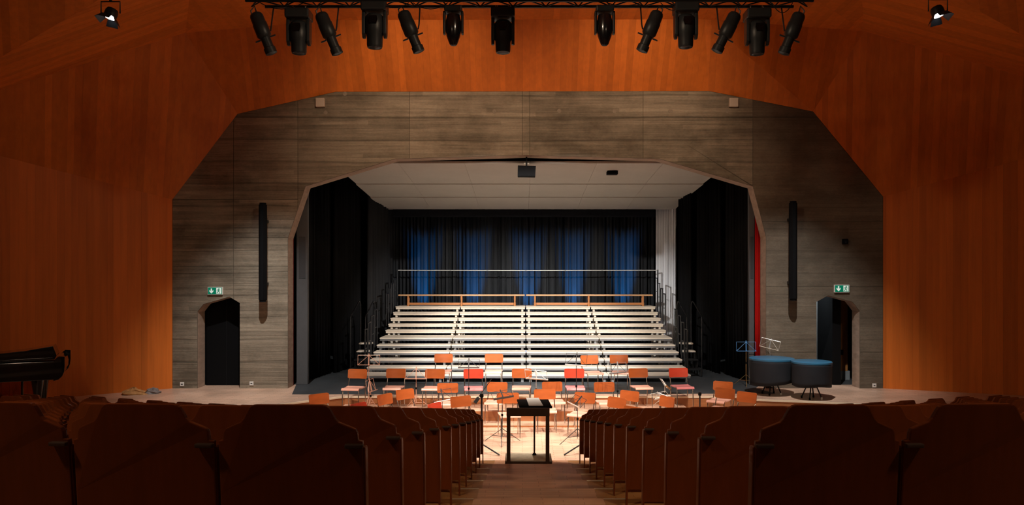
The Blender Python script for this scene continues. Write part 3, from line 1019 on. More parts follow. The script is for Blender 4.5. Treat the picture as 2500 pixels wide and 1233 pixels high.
def moving_head(x, ytop, ybot, lab, w=1.0):
    t = thing('moving_head_light', lab, 'stage light', (PX(x, TD), TD, TZ - 0.03), 0, 'moving head lights on the truss')
    h = (ybot - ytop) * TD / F
    z0 = -(ytop - 15) * TD / F + 0.03
    MB().box(-0.19 * w, 0.19 * w, -0.16, 0.16, z0 - 0.15, z0).build('base', m_lamp, t, 0.03, 3)
    for s in (-1, 1):
        MB().tube([(s * 0.10, 0, z0 - 0.01), (s * 0.10, 0, 0.04)], 0.018, 8).build('clamp', m_chrome, t)
        MB().prism([(-0.07, 0), (0.07, 0), (0.085, -0.12), (0.075, -0.36), (0.03, -0.42), (-0.03, -0.42), (-0.075, -0.36), (-0.085, -0.12)],
                   lambda a, b, tt: Vector((tt, a, b + z0 - 0.14)), s * 0.135 * w, s * 0.185 * w).build('yoke_arm', m_lamp, t, 0.012)
    hh = h - 0.17
    prof = [(0.02, 0.0), (0.10, -0.01), (0.135, -0.05), (0.146, -0.18), (0.140, -0.30), (0.122, -0.335), (0.118, -hh + 0.03), (0.108, -hh), (0.10, -hh)]
    hd = MB().lathe([(r * w, z) for r, z in prof], 22, Matrix.Translation((0, 0, z0 - 0.17))).build('head', m_lamp, t)
    MB().lathe([(0.088 * w, -0.001), (0.07 * w, -0.012), (0.02, -0.02)], 18, Matrix.Translation((0, 0, z0 - 0.17 - hh))).build('lens', m_lens, hd)
    mb = MB()
    mb.prism([(-0.055, -0.07), (0.055, -0.07), (0.065, -0.13), (0.045, -0.20), (-0.045, -0.20), (-0.065, -0.13)], lambda a, b, tt: Vector((a * w, -tt, b + z0 - 0.17)), 0.128 * w, 0.154 * w)
    mb.build('display_panel', m_gloss, hd, 0.006)
    return t


def egg_head(x, ytop, ybot, lab):
    t = thing('moving_head_light', lab, 'stage light', (PX(x, TD), TD, TZ - 0.03), 0, 'moving head lights on the truss')
    h = (ybot - ytop) * TD / F
    z0 = -(ytop - 15) * TD / F + 0.03
    MB().box(-0.14, 0.14, -0.12, 0.12, z0 - 0.10, z0).build('base', m_lamp, t, 0.02, 2)
    for s in (-1, 1):
        MB().tube([(s * 0.07, 0, z0 - 0.01), (s * 0.07, 0, 0.04)], 0.016, 8).build('clamp', m_chrome, t)
        MB().prism([(-0.06, 0), (0.06, 0), (0.07, -0.2), (0.05, -0.36), (-0.05, -0.36), (-0.07, -0.2)],
                   lambda a, b, tt: Vector((tt, a, b + z0 - 0.08)), s * 0.125, s * 0.162).build('yoke_arm', m_lamp, t, 0.012)
    hh = h - 0.11
    prof = [(0.02, 0), (0.10, -0.02), (0.122, -0.12), (0.125, -0.24), (0.112, -0.36), (0.075, -hh + 0.05), (0.06, -hh + 0.015), (0.045, -hh)]
    MB().lathe(prof, 26, Matrix.Translation((0, 0, z0 - 0.11))).build('head', m_eggshell, t)
    return t


def profile_spot(xt, yt, xb, yb, lab, target, energy, angle, color):
    """ellipsoidal profile spot: lamp house at the top, barrel below, held by a side yoke"""
    a = P(xt, yt, TD)
    lz = (yb - yt) * TD / F
    lx = (xb - xt) * TD / F
    t = thing('profile_spotlight', lab, 'stage light', (a.x, TD, a.z), 0, 'profile spotlights on the truss')
    L = math.hypot(lx, lz)
    ang = math.atan2(-lx, lz)
    R = Matrix.Rotation(ang, 4, 'Y') @ Matrix.Rotation(math.radians(6), 4, 'X')
    bo = MB().lathe([(0.05, 0.02), (0.088, 0.0), (0.105, -0.04), (0.108, -0.16), (0.115, -0.17), (0.115, -0.36), (0.085, -0.40)], 18, R).build('lamp_house', m_lamp, t)
    MB().lathe([(0.078, -0.38), (0.078, -L + 0.10), (0.094, -L + 0.09), (0.094, -L)], 18, R).build('barrel', m_lamp, t)
    MB().lathe([(0.086, -L - 0.001), (0.06, -L - 0.012), (0.01, -L - 0.016)], 16, R).build('lens', m_lens, t)
    mb = MB()
    for s in (-1, 1):
        p = R @ Vector((s * 0.17, 0, -0.41))
        q = R @ Vector((s * 0.08, 0, -0.41))
        mb.bar(q, p, 0.022, 0.014, (0, 1, 0))
    mb.build('shutter_handle', m_lamp, t)
    s = 1 if lx > 0 else -1
    piv = R @ Vector((s * 0.12, 0, -0.33))
    top = Vector((piv.x + s * 0.02, 0.12, TZ - a.z + 0.02))
    MB().tube([piv, (piv.x + s * 0.02, 0, piv.z + 0.06), top], 0.012, 6).build('yoke', m_lamp, t)
    hk = R @ Vector((-s * 0.06, 0, 0.0))
    MB().tube([hk, (hk.x - s * 0.02, 0, hk.z + 0.07), (hk.x + s * 0.04, 0, max(hk.z + 0.1, TZ - a.z)), (hk.x + s * 0.07, 0, hk.z + 0.05)], 0.012, 6).build('hook_clamp', m_lamp, t)
    e = Vector((a.x, TD, a.z)) + R @ Vector((0, 0, -L - 0.04))
    if energy:
        spot('beam', t, e, target, energy, color, angle, 0.5, 0.07)
    return t


ps = [
    (624, 34, 660, 128, 'black profile spotlight tilted right at the left end of the truss', (-1.8, 15.2, 0.3), 1.0, 50),
    (783, 34, 822, 129, 'black profile spotlight tilted right between the first and second moving heads', (0.6, 21.5, 1.2), 2, 44),
    (984, 30, 1022, 124, 'black profile spotlight tilted right, left of the glossy left lamp', (0.0, 14.6, 0.0), 1.0, 54),
    (1606, 30, 1568, 122, 'black profile spotlight tilted left, right of the glossy right lamp', (0.4, 14.9, 0.0), 1.0, 54),
    (1796, 34, 1752, 123, 'black profile spotlight tilted left between the two rightmost moving heads', (-0.4, 21.5, 1.2), 2, 44),
    (1952, 34, 1916, 128, 'black profile spotlight tilted left at the right end of the truss', (2.2, 15.2, 0.3), 1.0, 50),
]
for xt, yt, xb, yb, lab, tg, e, an in ps:
    profile_spot(xt, yt, xb, yb, lab, tg, E_STAGE if e > 1.2 else E_ORCH * e, an, NEUTRAL if e > 1.2 else WARM)
moving_head(730, 26, 131, 'black moving head light second from the left on the truss')
moving_head(915, 8, 117, 'black moving head light whose base overlaps the truss left of centre', 1.05)
egg_head(1107, 17, 111, 'glossy egg-shaped moving head light left of the middle of the truss')
moving_head(1228, 24, 129, 'greyish moving head light nearest the middle of the truss')
egg_head(1476, 17, 111, 'glossy egg-shaped moving head light right of the middle of the truss')
moving_head(1674, 10, 116, 'black moving head light whose base overlaps the truss right of centre')
moving_head(1848, 26, 133, 'black moving head light second from the right on the truss')

# barn-door spots in the two upper corners of the view
BD = 12.0
for x, y, s, tg, lab in ((270, 36, 1, (-6.6, DW, 1.6), 'lit black barn-door spotlight hanging at the upper left'), (2290, 31, -1, (6.9, DW, 1.6), 'lit black barn-door spotlight hanging at the upper right')):
    c = P(x, y, BD)
    t = thing('barn_door_spotlight', lab, 'stage light', c, 0, 'barn-door spotlights')
    R = Matrix.Rotation(s * 0.25, 4, 'Y') @ Matrix.Rotation(math.radians(-15), 4, 'X') @ Matrix.Scale(0.80, 4)
    MB().lathe([(0.05, 0.13), (0.10, 0.11), (0.118, 0.06), (0.118, -0.05)], 18, R).build('housing', m_blackmetal, t)
    MB().lathe([(0.10, -0.051), (0.10, -0.056)], 18, R).build('lens', m_lensglow, t)
    for k, (ax, sg) in enumerate((('X', 1), ('X', -1), ('Y', 1), ('Y', -1))):
        lo, hi = 0.115, 0.20
        if ax == 'X':
            pts = [(-0.09, sg * lo, -0.05), (0.09, sg * lo, -0.05), (0.12, sg * hi, -0.16), (-0.12, sg * hi, -0.16)]
        else:
            pts = [(sg * lo, -0.09, -0.05), (sg * lo, 0.09, -0.05), (sg * hi, 0.12, -0.16), (sg * hi, -0.12, -0.16)]
        pts = [R @ Vector(p) for p in pts]
        nrm = (pts[1] - pts[0]).cross(pts[2] - pts[0]).normalized() * 0.004
        MB().add([*pts, *[p + nrm for p in pts]], [(0, 1, 2, 3), (7, 6, 5, 4), (0, 4, 5, 1), (1, 5, 6, 2), (2, 6, 7, 3), (3, 7, 4, 0)]).build('barn_door', m_blackmetal, t)
    MB().tube([(-0.145, 0, 0.02), (-0.145, 0, 0.20), (0.145, 0, 0.20), (0.145, 0, 0.02)], 0.010, 6).build('yoke', m_blackmetal, t)
    MB().tube([(0, 0, 0.20), (0, 0, 1.3)], 0.022, 8).build('drop_pipe', m_blackmetal, t)
    spot('barn_beam', t, c + R @ Vector((0, 0, -0.10)), c + R @ Vector((0, 0, -2)), E_BARN, COOL, 60, 0.7, 0.05)

for x, tg, lab in ((-4.5, (-5.9, DW, 0.2), 'wall-wash lamp under the ceiling above the left column loudspeaker, just above the view'), (4.7, (6.15, DW, 0.2), 'wall-wash lamp under the ceiling above the right column loudspeaker, just above the view')):
    t = thing('wall_wash_lamp', lab, 'lamp', (x, 13.2, 8.0), 0, 'wall-wash lamps')
    R = (Vector(tg) - Vector((x, 13.2, 8.0))).to_track_quat('-Z', 'Y').to_matrix().to_4x4()
    MB().lathe([(0.05, 0.15), (0.09, 0.12), (0.10, 0.0)], 16, R).build('housing', m_blackmetal, t)
    MB().tube([(0, 0, 0.05), (0, 0, 0.6)], 0.02, 8).build('drop_pipe', m_blackmetal, t)
    spot('wall_beam', t, Vector((x, 13.2, 8.0)) + R @ Vector((0, 0, -0.05)), tg, E_WALL, COOL if x < 0 else NEUTRAL, 45, 1.0, 0.05)

# fill lights added above the frame to brighten lintel, side walls and seats
for x, y, z, tg, e, an, lab in ((-2.5, 13.15, 8.0, (-2.2, 17.9, 6.4), E_LINTEL_FILL, 84, 'added warm fill light aimed at the left half of the concrete lintel, above the view'),
                                (2.7, 13.15, 8.0, (2.4, 17.9, 6.4), E_LINTEL_FILL, 84, 'added warm fill light aimed at the right half of the concrete lintel, above the view'),
                                (1.5, 8.0, 8.1, (-10.0, 16.3, 2.6), E_SIDE, 62, 'added fill light aimed at the left boarded wall, above the view'),
                                (-1.5, 8.0, 8.1, (10.4, 16.8, 2.6), E_SIDE, 62, 'added fill light aimed at the right boarded wall, above the view'),
                                (-4.6, 1.0, 8.0, (-3.2, 7.5, 1.0), E_SEATS, 95, 'added fill light over the left seat block, above the view'),
                                (4.6, 1.0, 8.0, (3.4, 7.5, 1.0), E_SEATS, 95, 'added fill light over the right seat block, above the view')):
    t = thing('added_fill_light', lab, 'lamp', (x, y, z), 0, 'added fill lights')
    R = (Vector(tg) - Vector((x, y, z))).to_track_quat('-Z', 'Y').to_matrix().to_4x4()
    MB().lathe([(0.10, 0.2), (0.14, 0.15), (0.14, 0.0)], 16, R).build('can', m_blackmetal, t)
    MB().tube([(0, 0, 0.1), (0, 0, 0.9)], 0.015, 6).build('stem', m_blackmetal, t)
    spot('fill_beam', t, Vector((x, y, z)) + R @ Vector((0, 0, -0.06)), tg, e, (1.0, 0.74, 0.50), an, 1.0, 0.25)

# ------------------------------------------------------------------ piano, heap, timpani
px0 = PX(187, 14.4)
t = thing('grand_piano', 'black lacquered grand piano at the left edge in front of the boarded wall', 'piano', (PX(158, 14.5), 14.5, ZS), math.radians(26))



def pyz(a, b, tt):
    return Vector((a, tt, b))


plan = [(-0.16, 0), (-0.16, 1.45), (-0.9, 1.45), (-1.5, 1.1), (-1.9, 0.95), (-2.15, 0.75), (-2.2, 0.4), (-2.1, 0.08), (-1.9, 0)]
MB().prism(plan, lambda a, b, tt: Vector((a, b, tt)), 0.66, 1.0).build('case', m_gloss, t, 0.01)
for y0 in (0.0, 1.37):
    MB().prism([(-0.18, 1.0), (-0.18, 0.64), (-0.10, 0.66), (-0.04, 0.72), (-0.01, 0.80), (0, 0.90), (0, 1.08), (-0.09, 1.09), (-0.13, 1.06)], pyz, y0, y0 + 0.08).build('cheek', m_gloss, t, 0.006)
kb = MB().prism([(-0.18, 1.0), (-0.18, 0.66), (-0.11, 0.68), (-0.055, 0.73), (-0.025, 0.81), (-0.018, 0.90), (-0.03, 1.0), (-0.09, 1.05), (-0.13, 1.05)], pyz, 0.08, 1.37).build('fallboard', m_gloss, t, 0.01)
MB().tube([(-0.016, 0.2, 0.86), (-0.016, 0.28, 0.86)], 0.006, 6).build('lock_plate', m_chrome, kb)
MB().prism([(a * 1.005 - 0.12 if a < -0.5 else -0.2, b) for a, b in plan], lambda a, b, tt: Vector((a, b, tt + 1.0 + 0.05 * (1 + a / 2.2))), 0.0, 0.03).build('lid', m_gloss, t, 0.005)
MB().prism([(-0.19, 1.28), (-0.13, 1.10), (-0.17, 1.03), (-1.9, 1.005), (-1.9, 1.10), (-0.62, 1.21)], pyz, 0.02, 0.62).build('lid_flap', m_gloss, t, 0.008)
for lx, ly in ((-0.45, 0.22), (-0.45, 1.25), (-1.75, 0.55)):
    lg = MB().lathe([(0.045, 0.10), (0.05, 0.2), (0.075, 0.42), (0.11, 0.66)], 12, Matrix.Translation((lx, ly, 0))).build('leg', m_gloss, t)
    MB().lathe([(0.03, 0), (0.05, 0.03), (0.05, 0.07), (0.03, 0.11)], 12, Matrix.Translation((lx, ly, 0))).build('caster', m_chrome, lg)
MB().tube([(-0.75, 0.72, 0.66), (-0.75, 0.72, 0.12)], 0.02, 8).build('pedal_lyre', m_gloss, t)


def blob(name, cx, cy, z0, rx, ry, rz, mat, label, seed, cat):
    rnd = random.Random(seed)
    ph = [rnd.uniform(0, 6.3) for _ in range(8)]

    def fn(u, v):
        a = u * 2 * math.pi
        b = v * math.pi / 2
        k = 1 + 0.13 * math.sin(3 * a + ph[0]) + 0.10 * math.sin(5 * a + ph[1] + 3 * v) + 0.12 * math.sin(7 * v * 2 + ph[2] + 2 * a)
        r = math.cos(b)
        zz = math.sin(b) * (1 + 0.22 * math.sin(2 * a + ph[3]) + 0.18 * math.sin(6 * a + 9 * v + ph[4]))
        return Vector((cx + rx * r * k * math.cos(a), cy + ry * r * k * math.sin(a), z0 + rz * zz))
    mb = MB().grid(fn, 40, 12)
    o = mb.build(name, mat)
    return tag(o, label, cat)


hx = PX(327, 17.05)
blob('jacket', hx, 17.05, ZS, 0.27, 0.2, 0.115, m_tan, 'crumpled tan jacket lying on the stage floor by the left wall', 3, 'clothing')
blob('scarf', PX(370, 17.1), 17.16, ZS, 0.16, 0.15, 0.095, m_greycloth, 'crumpled grey cloth lying against the tan jacket', 5, 'clothing')

for x, w, yt, yb, d, lab, sk in ((1884, 106, 871, 942, 17.0, 'covered timpani with blue sheen painted on its lid, nearer the stage opening', 1), (1981.5, 95, 879, 948, 16.4, 'covered timpani with blue sheen painted on its lid, nearer the doorway', 0)):
    r = w / 2 * d / F
    t = thing('timpani', lab, 'drum', (PX(x, d), d, ZS), 0, 'covered timpani')
    zt, zb = PZ(yt + 4, d) - ZS, PZ(yb, d - r) - ZS
    n = 40

    def cov(u, v):
        a = u * 2 * math.pi
        wob = 1 + 0.012 * math.sin(9 * a) * (1 - v) + 0.008 * math.sin(17 * a + 2) * (1 - v)
        dz = (0.05 * math.cos(a) if sk else 0.015 * math.sin(3 * a)) * (1 - v)
        lean = 0.96 + 0.04 * v
        return Vector((r * wob * lean * math.cos(a), r * wob * lean * math.sin(a), zb + dz + (zt - zb) * v))
    cb = MB().grid(cov, n, 6)
    o = cb.build('cover', m_cover, t)
    sm = o.modifiers.new('thickness', 'SOLIDIFY')
    sm.thickness = 0.012
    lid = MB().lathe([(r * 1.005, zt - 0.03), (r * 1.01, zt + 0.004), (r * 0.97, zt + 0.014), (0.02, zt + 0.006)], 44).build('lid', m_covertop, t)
    MB().lathe([(0.09, 0.24), (r * 0.55, zb + 0.02), (r * 0.85, zb + 0.14), (r * 0.88, zt - 0.05)], 28).build('kettle', m_blackmetal, t)
    for i in range(4):
        a = math.pi / 4 + i * math.pi / 2 + 0.25
        lg = MB().tube([(0.10 * math.cos(a), 0.10 * math.sin(a), 0.26), (0.20 * math.cos(a), 0.20 * math.sin(a), 0.025)], 0.014, 8).build('leg', m_blackmetal, t)
        MB().lathe([(0.016, 0), (0.022, 0.02), (0.016, 0.05)], 8, Matrix.Translation((0.20 * math.cos(a), 0.20 * math.sin(a), 0))).build('rubber_foot', m_white if i == 3 else m_black, lg)

# ------------------------------------------------------------------ orchestra chairs
def chair_meshes(mb_back, mb_seat):
    ms = {}
    W = 0.21

    def seat(u, v):      # u across, v back->front with rolled front edge
        x = (u - 0.5) * 0.40 * (1.0 - 0.06 * v)
        s = v * 0.42
        if s < 0.34:
            y, z = 0.17 - s, 0.425 - 0.012 * math.sin(math.pi * s / 0.34)
        else:
            a = (s - 0.34) / 0.08 * 1.25
            y, z = -0.17 - 0.045 * math.sin(a), 0.425 - 0.045 * (1 - math.cos(a))
        return Vector((x, y, z))

    def two_sided(fn, nu, nv, th, axis):
        m = MB()
        m.grid(fn, nu, nv)
        off = len(m.v)
        m2 = [Vector(p) + axis * th for p in m.v[:off]]
        m.add(m2, [tuple(reversed(f)) for f in m.f[:]], True)
        rim = []
        for i in range(nu):
            rim.append((i, i + 1))
        for j in range(nv):
            rim.append((j * (nu + 1) + nu, (j + 1) * (nu + 1) + nu))
        for i in range(nu, 0, -1):
            rim.append((nv * (nu + 1) + i, nv * (nu + 1) + i - 1))
        for j in range(nv, 0, -1):
            rim.append((j * (nu + 1), (j - 1) * (nu + 1)))
        for a, b in rim:
            m.f.append((b, a, a + off, b + off))
            m.sm.append(False)
        return m
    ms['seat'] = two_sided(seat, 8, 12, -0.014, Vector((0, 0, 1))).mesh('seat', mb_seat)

    def back(u, v):
        x = (u - 0.5) * 2
        z = 0.575 + v * 0.20
        cut = 0.0
        if abs(x) > 0.9:
            k = (abs(x) - 0.9) / 0.1
            e = 0.02 * (1 - math.sqrt(max(0, 1 - k * k)))
            z = 0.575 + e + v * (0.20 - 2 * e)
        y = 0.205 + 0.035 * (1 - x * x) + (z - 0.575) * 0.16
        zz = z - 0.008 * (1 - x * x) * (1 if v > 0.5 else 0)
        return Vector((x * W, y, zz))
    ms['backrest'] = two_sided(back, 14, 5, 0.013, Vector((0, 1, 0))).mesh('backrest', mb_back)
    for nm, s in (('leg_fl', -1), ('leg_fr', 1)):
        ms[nm] = MB().tube([(s * 0.175, -0.185, 0.0), (s * 0.172, -0.165, 0.36), (s * 0.172, -0.14, 0.405), (s * 0.175, -0.09, 0.412)], 0.011, 8).mesh('leg', m_chrome)
    for nm, s in (('leg_rl', -1), ('leg_rr', 1)):
        ms[nm] = MB().tube([(s * 0.185, 0.20, 0.0), (s * 0.188, 0.170, 0.42), (s * 0.182, 0.236, 0.575), (s * 0.176, 0.262, 0.72)], 0.011, 8).mesh('leg', m_chrome)
    for nm, s in (('rail_l', -1), ('rail_r', 1)):
        ms[nm] = MB().tube([(s * 0.175, -0.10, 0.402), (s * 0.187, 0.165, 0.402)], 0.010, 8).mesh('side_rail', m_chrome)
    return ms


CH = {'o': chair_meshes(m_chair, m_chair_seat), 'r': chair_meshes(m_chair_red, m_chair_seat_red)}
GROUP = 'orchestra chairs'


def chair(x, ytop, hf, yaw, kind, label):
    db = (hf - 0.775) * F / (ytop - 670)
    th = math.radians(yaw)
    bx, by = PX(x, db), db
    # front faces (sin th, -cos th); backrest sits 0.23 behind the origin
    ox, oy_ = bx + 0.23 * math.sin(th), by - 0.23 * math.cos(th)
    t = thing('orchestra_chair', label, 'chair', (ox, oy_, EYE - hf), th, GROUP)
    for k, me in CH[kind].items():
        put(me.name.split('.')[0], me, t)
    return t


HS, H1, H2, H0 = EYE - ZS - 0.006, EYE - 0.23, EYE - 0.034, EYE
chairs = [
    (1083, 864, HS, 0, 'o', 'orange wooden chair on the black stage floor, leftmost of the four in the back row'),
    (1206, 864, HS, 0, 'o', 'orange wooden chair on the black stage floor, second from left of the back row'),
    (1439, 867, HS, 14, 'o', 'orange wooden chair on the black stage floor, third of the back row, turned right'),
    (1511, 866, HS, 3, 'o', 'orange wooden chair on the black stage floor, rightmost of the four in the back row'),
    (873, 901, H1, -9, 'o', 'orange wooden chair farthest left of the row on the upper orchestra step'),
    (967, 900, H1, -3, 'o', 'orange wooden chair second from left on the upper orchestra step'),
    (1062, 901, H1, -6, 'o', 'orange wooden chair third from left on the upper step, beside a copper music stand'),
    (1156, 901, H1, 4, 'r', 'red chair on the upper step behind a black music stand, leftmost of the red chairs'),
    (1274, 900, H1, -2, 'o', 'orange wooden chair in the middle of the upper step, beside a nickel music stand'),
    (1402, 900, H1, 1, 'r', 'red chair on the upper step right of the middle, behind the black tilted stand'),
    (1558, 899, H1, 9, 'o', 'orange wooden chair between two red chairs on the right of the upper step'),
    (1656, 898, H1, 9, 'r', 'red chair farthest right on the upper orchestra step'),
    (1765, 931, H0, -35, 'o', 'orange chair at the far right, the rear one of the overlapping pair'),
    (1770, 948, H0, -42, 'o', 'orange chair at the far right, the front one of the overlapping pair with seat showing'),
    (1823, 957, H0, -48, 'o', 'orange chair farthest right, beside the timpani'),
    (1093, 935, H2, 2, 'o', 'orange chair on the low step, leftmost of its four, behind a black stand'),
    (1214, 933, H2, -8, 'o', 'orange chair on the low step left of the conductor podium'),
    (1348, 932, H2, 9, 'o', 'orange chair on the low step half hidden by the chair behind the podium'),
    (1475, 933, H2, 6, 'o', 'orange chair on the low step right of the podium'),
    (1240, 959, H0, 8, 'o', 'orange chair on the hall floor left behind the podium, with a black stand before it'),
    (1330, 950, H0, 4, 'o', 'orange chair on the hall floor straight behind the podium'),
    (1428, 958, H0, -26, 'o', 'orange chair on the hall floor right of the podium, seat turned left'),
    (779, 961, H0, 45, 'o', 'orange chair farthest left of all, turned right'),
    (940, 962, H0, 60, 'o', 'orange chair turned sharply right, left of the pair beside the steps'),
    (989, 950, H0, 44, 'o', 'orange chair turned right, right of the pair beside the steps'),
    (1125, 967, H0, 32, 'o', 'bright orange chair left of the podium by the microphone stand'),
    (1062, 984, H0, 64, 'r', 'reddish chair mostly hidden by the left seat rows, under the white stand ledge'),
    (876, 984, H0, 62, 'r', 'reddish chair of which only the top shows above the left seat rows'),
    (1506, 970, H0, -46, 'o', 'orange chair turned left just above the right seat rows'),
    (1537, 954, H0, -40, 'o', 'orange chair turned left behind another one, right of the podium'),
    (1628, 968, H0, -63, 'o', 'orange chair seen nearly from the side, right of the podium'),
    (1546, 993, H0, -50, 'o', 'orange chair of which only the top shows above the right seat rows'),
]
for c in chairs:
    chair(*c)

# ------------------------------------------------------------------ music stands
def stand(x, ydesk, d, zfloor, label, mat, yaw=0.0, tilt=20, roll=0, w=0.47, h=0.25, tray=None, sheet=False, legs=0.30, legrot=0.3, polemat=None, partial=False):
    """folding stand: wire desk, ledge, pole, three legs; tilt leans the desk back"""
    zc = PZ(ydesk, d) - zfloor
    t = thing('music_stand', label, 'music stand', (PX(x, d), d, zfloor), 0, 'folding music stands')
    pm = polemat or mat
    MB().tube([(0, 0, 0.12), (0, 0, zc * 0.6)], 0.0085, 8).build('lower_pole', pm, t)
    MB().tube([(0, 0, zc * 0.55), (0, 0, zc - 0.02)], 0.006, 8).build('upper_pole', pm, t)
    MB().lathe([(0.018, -0.02), (0.02, 0.0), (0.018, 0.02)], 10, Matrix.Translation((0, 0, zc * 0.58))).build('clamp_knob', m_black, t)
    R = Matrix.Translation((0, 0, zc)) @ Matrix.Rotation(math.radians(yaw), 4, 'Z') @ Matrix.Rotation(math.radians(roll), 4, 'Y') @ Matrix.Rotation(math.radians(-tilt), 4, 'X')

    def q(a, b):
        return R @ Vector((a, 0, b))
    mb = MB()
    r = 0.0042
    mb.tube([q(-w / 2, h / 2), q(w / 2, h / 2)], r, 6)
    mb.tube([q(-w / 2, -h / 2), q(-w / 2, h / 2)], r, 6)
    mb.tube([q(w / 2, -h / 2), q(w / 2, h / 2)], r, 6)
    mb.tube([q(-w / 2, -h / 2), q(0, h / 2)], r, 6)
    mb.tube([q(w / 2, -h / 2), q(0, h / 2)], r, 6)
    dk = mb.build('desk', mat, t)
    MB().bar(q(0, -h / 2), q(0, h / 2 + 0.03), 0.020, 0.010, (0, 1, 0)).build('spine', mat, t)
    e = MB()
    c0, c1 = R @ Vector((-w / 2, -0.025, -h / 2)), R @ Vector((w / 2, -0.025, -h / 2))
    e.bar(c0, c1, 0.035, 0.012, (R.to_3x3() @ Vector((0, 0, 1))))
    e.build('ledge', tray or mat, t)
    for i in range(3):
        a = legrot + i * 2 * math.pi / 3
        p = Vector((legs * math.cos(a), legs * math.sin(a), 0.008))
        mb = MB().tube([(0, 0, 0.26), p], 0.006, 6)
        mb.tube([(0, 0, 0.12), p * 0.55 + Vector((0, 0, 0.115))], 0.005, 6)
        mb.build('leg', pm, t)
    if sheet:
        v = [R @ Vector((a, -0.012, b)) for a, b in ((-0.11, -h / 2 + 0.01), (0.11, -h / 2 + 0.01), (0.11, h / 2 + 0.05), (-0.11, h / 2 + 0.05))]
        MB().add(v + [p + Vector((0, 0.003, 0)) for p in v], [(0, 1, 2, 3), (7, 6, 5, 4), (0, 4, 5, 1), (1, 5, 6, 2), (2, 6, 7, 3), (3, 7, 4, 0)]).build('sheet', m_paper, t)
    return t


stand(900.5, 879, 16.15, 0.23, 'copper-coloured music stand with upright desk beside the leftmost upper-step chair', m_standcopper, 0, 6, 0, 0.45, 0.20, legs=0.18)
stand(1016, 912, 16.2, 0.23, 'copper-coloured music stand between the second and third upper-step chairs', m_standcopper, 0, 12, 0, 0.44, 0.22)
stand(1144.5, 888, 15.65, 0.034, 'black music stand in front of the leftmost red chair', m_standblack, 0, 25, 0, 0.42, 0.18)
stand(1309, 916, 16.15, 0.23, 'nickel music stand with white ledge right of the middle upper-step chair', m_standsilver, 12, 50, 6, 0.46, 0.26, m_white)
stand(1407, 878, 15.65, 0.034, 'black music stand tilted, with white ledge, in front of the middle red chair', m_standblack, -12, 22, 3, 0.42, 0.24, m_white)
stand(1508, 899, 15.65, 0.034, 'black music stand in front of the rightmost back-row chair', m_standblack, -14, 28, -8, 0.34, 0.22, m_standblack, legs=0.16)
stand(905, 941, 15.98, 0.23, 'copper stand turned edge-on to the right of the leftmost upper-step chair', m_standcopper, 78, 14, 0, 0.38, 0.24, m_standcopper, legs=0.16)
stand(1080, 966, 14.6, 0.0, 'black music stand with slanting white ledge over the reddish chair', m_standblack, 12, 28, -10, 0.36, 0.22, m_white)
stand(1226, 964, 13.95, 0.0, 'black music stand on a tripod left of the podium, desk tipped nearly flat', m_standblack, 14, 62, -7, 0.36, 0.24, m_standblack, legs=0.36, legrot=0.5)
stand(1410, 980, 13.95, 0.0, 'dark music stand seen edge-on right of the podium', m_standblack, -50, 45, 12, 0.30, 0.20, m_standsilver, legs=0.36, legrot=3.6)
stand(1821.5, 846, 18.3, ZS + 0.006, 'blue music stand before the black drape, left of the timpani', m_standblue, 0, 4, 0, 0.45, 0.21, polemat=m_brass)
stand(1880, 840, 17.66, ZS, 'white wire music stand behind the timpani', m_standsilver, -28, 10, 12, 0.42, 0.2, legs=0.15)
stand(1623, 938, 16.25, 0.23, 'folded brass-coloured music stand left of the rightmost red chair', m_standsilver, 62, 38, 20, 0.34, 0.2, m_brass)
stand(1612, 966, 15.9 - 0.25, 0.034, 'low folded white music stand beside the right step chairs', m_standsilver, 15, 66, -8, 0.34, 0.22, m_white, legs=0.22)


def mic_stand(x, ytop, d, label, boom=True, mirror=1):
    t = thing('microphone_stand', label, 'stand', (PX(x, d), d, 0), 0, 'microphone stands')
    zt = PZ(ytop, d)
    MB().tube([(0, 0, 0.1), (0, 0, zt)], 0.017, 8).build('pole', m_standblack, t)
    MB().lathe([(0.03, -0.03), (0.034, 0), (0.03, 0.03)], 10, Matrix.Translation((0, 0, zt))).build('joint', m_black, t)
    for i in range(3):
        a = -0.42 + i * 2 * math.pi / 3 if mirror > 0 else math.pi + 0.42 + i * 2 * math.pi / 3
        MB().tube([(0, 0, 0.17), (0.33 * math.cos(a), 0.33 * math.sin(a), 0.015)], 0.013, 8).build('leg', m_standblack, t)
    if boom:
        a, b = Vector((-0.07, 0, -0.05)), Vector((0.16, 0.05, 0.27))
        MB().tube([Vector((0, 0, zt)) + a, Vector((0, 0, zt)) + b], 0.007, 8).build('boom', m_standblack, t)
        MB().bar(Vector((0, 0, zt)) + a + Vector((0.02, 0, 0.02)), Vector((0, 0, zt)) + a + Vector((-0.045, 0, -0.07)), 0.06, 0.05, (0, 1, 0)).build('counterweight', m_flatdark, t, 0.006)
    return t


mic_stand(1176, 966, 13.1, 'black boom microphone stand at the end of the left seat rows')
mic_stand(1420, 1040, 13.1, 'black microphone stand mostly hidden at the end of the right seat rows', False, -1)
t = mic_stand(1708.5, 962, 15.4, 'slim black microphone stand left of the overlapping chairs on the right', False)
MB().tube([(0, 0, PZ(962, 15.4)), (-0.17, 0, PZ(954, 15.4))], 0.006, 6).build('boom', m_standblack, t)

